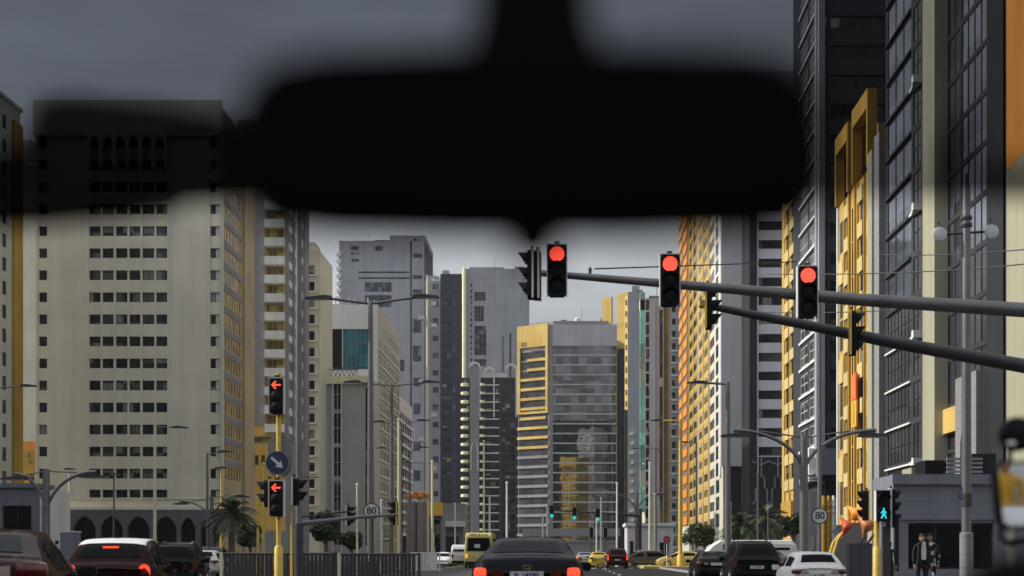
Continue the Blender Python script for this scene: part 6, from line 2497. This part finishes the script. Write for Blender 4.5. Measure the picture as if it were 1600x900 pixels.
MB().prism([(8 * k, -84 * k), (14 * k, -60 * k), (18 * k, -60 * k), (16 * k, -130 * k), (10 * k, -130 * k)], 'y', .06, .075).build('reflector', M['pole_c'], t)
MB().lathe([(.02, -.02), (.05, 0), (.05, .03), (.02, .05)], 16, c=(22 * k, .06, 90 * k), axis='y').build('spot_lamp', M['black'], t, smooth=True)
# what it reflects: a driver in yellow and a white cab beside the camera
t.rotation_euler = (R(1.4), 0, R(11.5))
pr = pedestrian('person in a yellow shirt behind, seen only in the wing mirror', 10.28, -6.72, R(220), 1.74, 'cloth_y', skin='skin_o')
car('hatch', 'white', 'white hatchback parked behind, seen only in the wing mirror', 8.7, -6.2, 0, (1, 1, .83), emblem='none')

# the thin haze that pales the far towers
hz, nt, _b = new_mat('haze_air')
nt.nodes.remove(_b)
pv = nd(nt, 'ShaderNodeVolumePrincipled')
pv.inputs['Color'].default_value = (.80, .85, .92, 1)
pv.inputs['Density'].default_value = .00010
pv.inputs['Anisotropy'].default_value = .2
nt.links.new(pv.outputs[0], nt.nodes['Material Output'].inputs['Volume'])
tag(MB().box(-3100, 3100, -3100, 4100, -1.0, 104).build('haze', hz), 'thin pale haze over the street', 'haze', kind='stuff')

# ================================================================== CAMERA, SUN, SKY
cam = bpy.data.cameras.new('Camera')
co_ = bpy.data.objects.new('Camera', cam)
COL.objects.link(co_)
co_.location = (0, 0, CH)
co_.rotation_euler = (PI / 2, 0, 0)
cam.sensor_width = 36
cam.lens = F / 1600 * 36
cam.shift_x = (800 - VX) / 1600
cam.shift_y = (HY - 450) / 1600
cam.clip_start = .05
cam.clip_end = 6000
cam.dof.use_dof = True
cam.dof.focus_distance = 70
cam.dof.aperture_fstop = 50 / 25.0
sc.camera = co_

el, az = R(34), R(2)
S = Vector((-math.cos(el) * math.cos(az), math.cos(el) * math.sin(az), math.sin(el)))
sl = bpy.data.lights.new('Sun', 'SUN')
sl.energy = 2.9
sl.angle = R(.5)
sl.color = (1.0, .93, .80)
so = bpy.data.objects.new('Sun', sl)
COL.objects.link(so)
so.rotation_euler = (-S).to_track_quat('-Z', 'Y').to_euler()

w = bpy.data.worlds.new('World')
sc.world = w
w.use_nodes = True
nt = w.node_tree
bg = nt.nodes['Background']
sky = nd(nt, 'ShaderNodeTexSky', sky_type='NISHITA')
sky.sun_disc = False
sky.sun_elevation = el
sky.sun_rotation = math.atan2(S.x, S.y)
sky.air_density = 1.0
sky.dust_density = 1.5
sky.ozone_density = 1.5
hs_ = nd(nt, 'ShaderNodeHueSaturation')
hs_.inputs['Saturation'].default_value = .24
nt.links.new(sky.outputs[0], hs_.inputs['Color'])
# hazy overcast: the dome is dimmer towards the horizon and faintly streaked with cloud
tcw = nd(nt, 'ShaderNodeTexCoord')
spw = nd(nt, 'ShaderNodeSeparateXYZ')
nt.links.new(tcw.outputs['Generated'], spw.inputs[0])
mpw = nd(nt, 'ShaderNodeMapping')
mpw.inputs['Scale'].default_value = (2.2, 2.2, 7)
nt.links.new(tcw.outputs['Generated'], mpw.inputs['Vector'])
nw = nd(nt, 'ShaderNodeTexNoise')
nw.inputs['Scale'].default_value = 2.6
nw.inputs['Detail'].default_value = 5
nt.links.new(mpw.outputs[0], nw.inputs['Vector'])
cl_ = nd(nt, 'ShaderNodeMapRange')
cl_.inputs['From Min'].default_value = .3
cl_.inputs['From Max'].default_value = .7
cl_.inputs['To Min'].default_value = .86
cl_.inputs['To Max'].default_value = 1.18
nt.links.new(nw.outputs['Fac'], cl_.inputs['Value'])
gr = nd(nt, 'ShaderNodeMapRange')
gr.inputs['From Min'].default_value = .05
gr.inputs['From Max'].default_value = .6
gr.inputs['To Min'].default_value = .42
gr.inputs['To Max'].default_value = 1.25
nt.links.new(spw.outputs[2], gr.inputs['Value'])
m1 = nd(nt, 'ShaderNodeMath', operation='MULTIPLY')
nt.links.new(gr.outputs[0], m1.inputs[0])
nt.links.new(cl_.outputs[0], m1.inputs[1])
vm = nd(nt, 'ShaderNodeVectorMath', operation='SCALE')
nt.links.new(hs_.outputs[0], vm.inputs[0])
nt.links.new(m1.outputs[0], vm.inputs['Scale'])
nt.links.new(vm.outputs[0], bg.inputs[0])
bg.inputs[1].default_value = .15

sc.view_settings.view_transform = 'Standard'
sc.view_settings.look = 'None'
sc.view_settings.gamma = 1
sc.view_settings.exposure = .45
sc.cycles.max_bounces = 6
sc.cycles.volume_bounces = 0
sc.cycles.transparent_max_bounces = 12
sc.cycles.use_denoising = True
sc.cycles.sample_clamp_indirect = 4
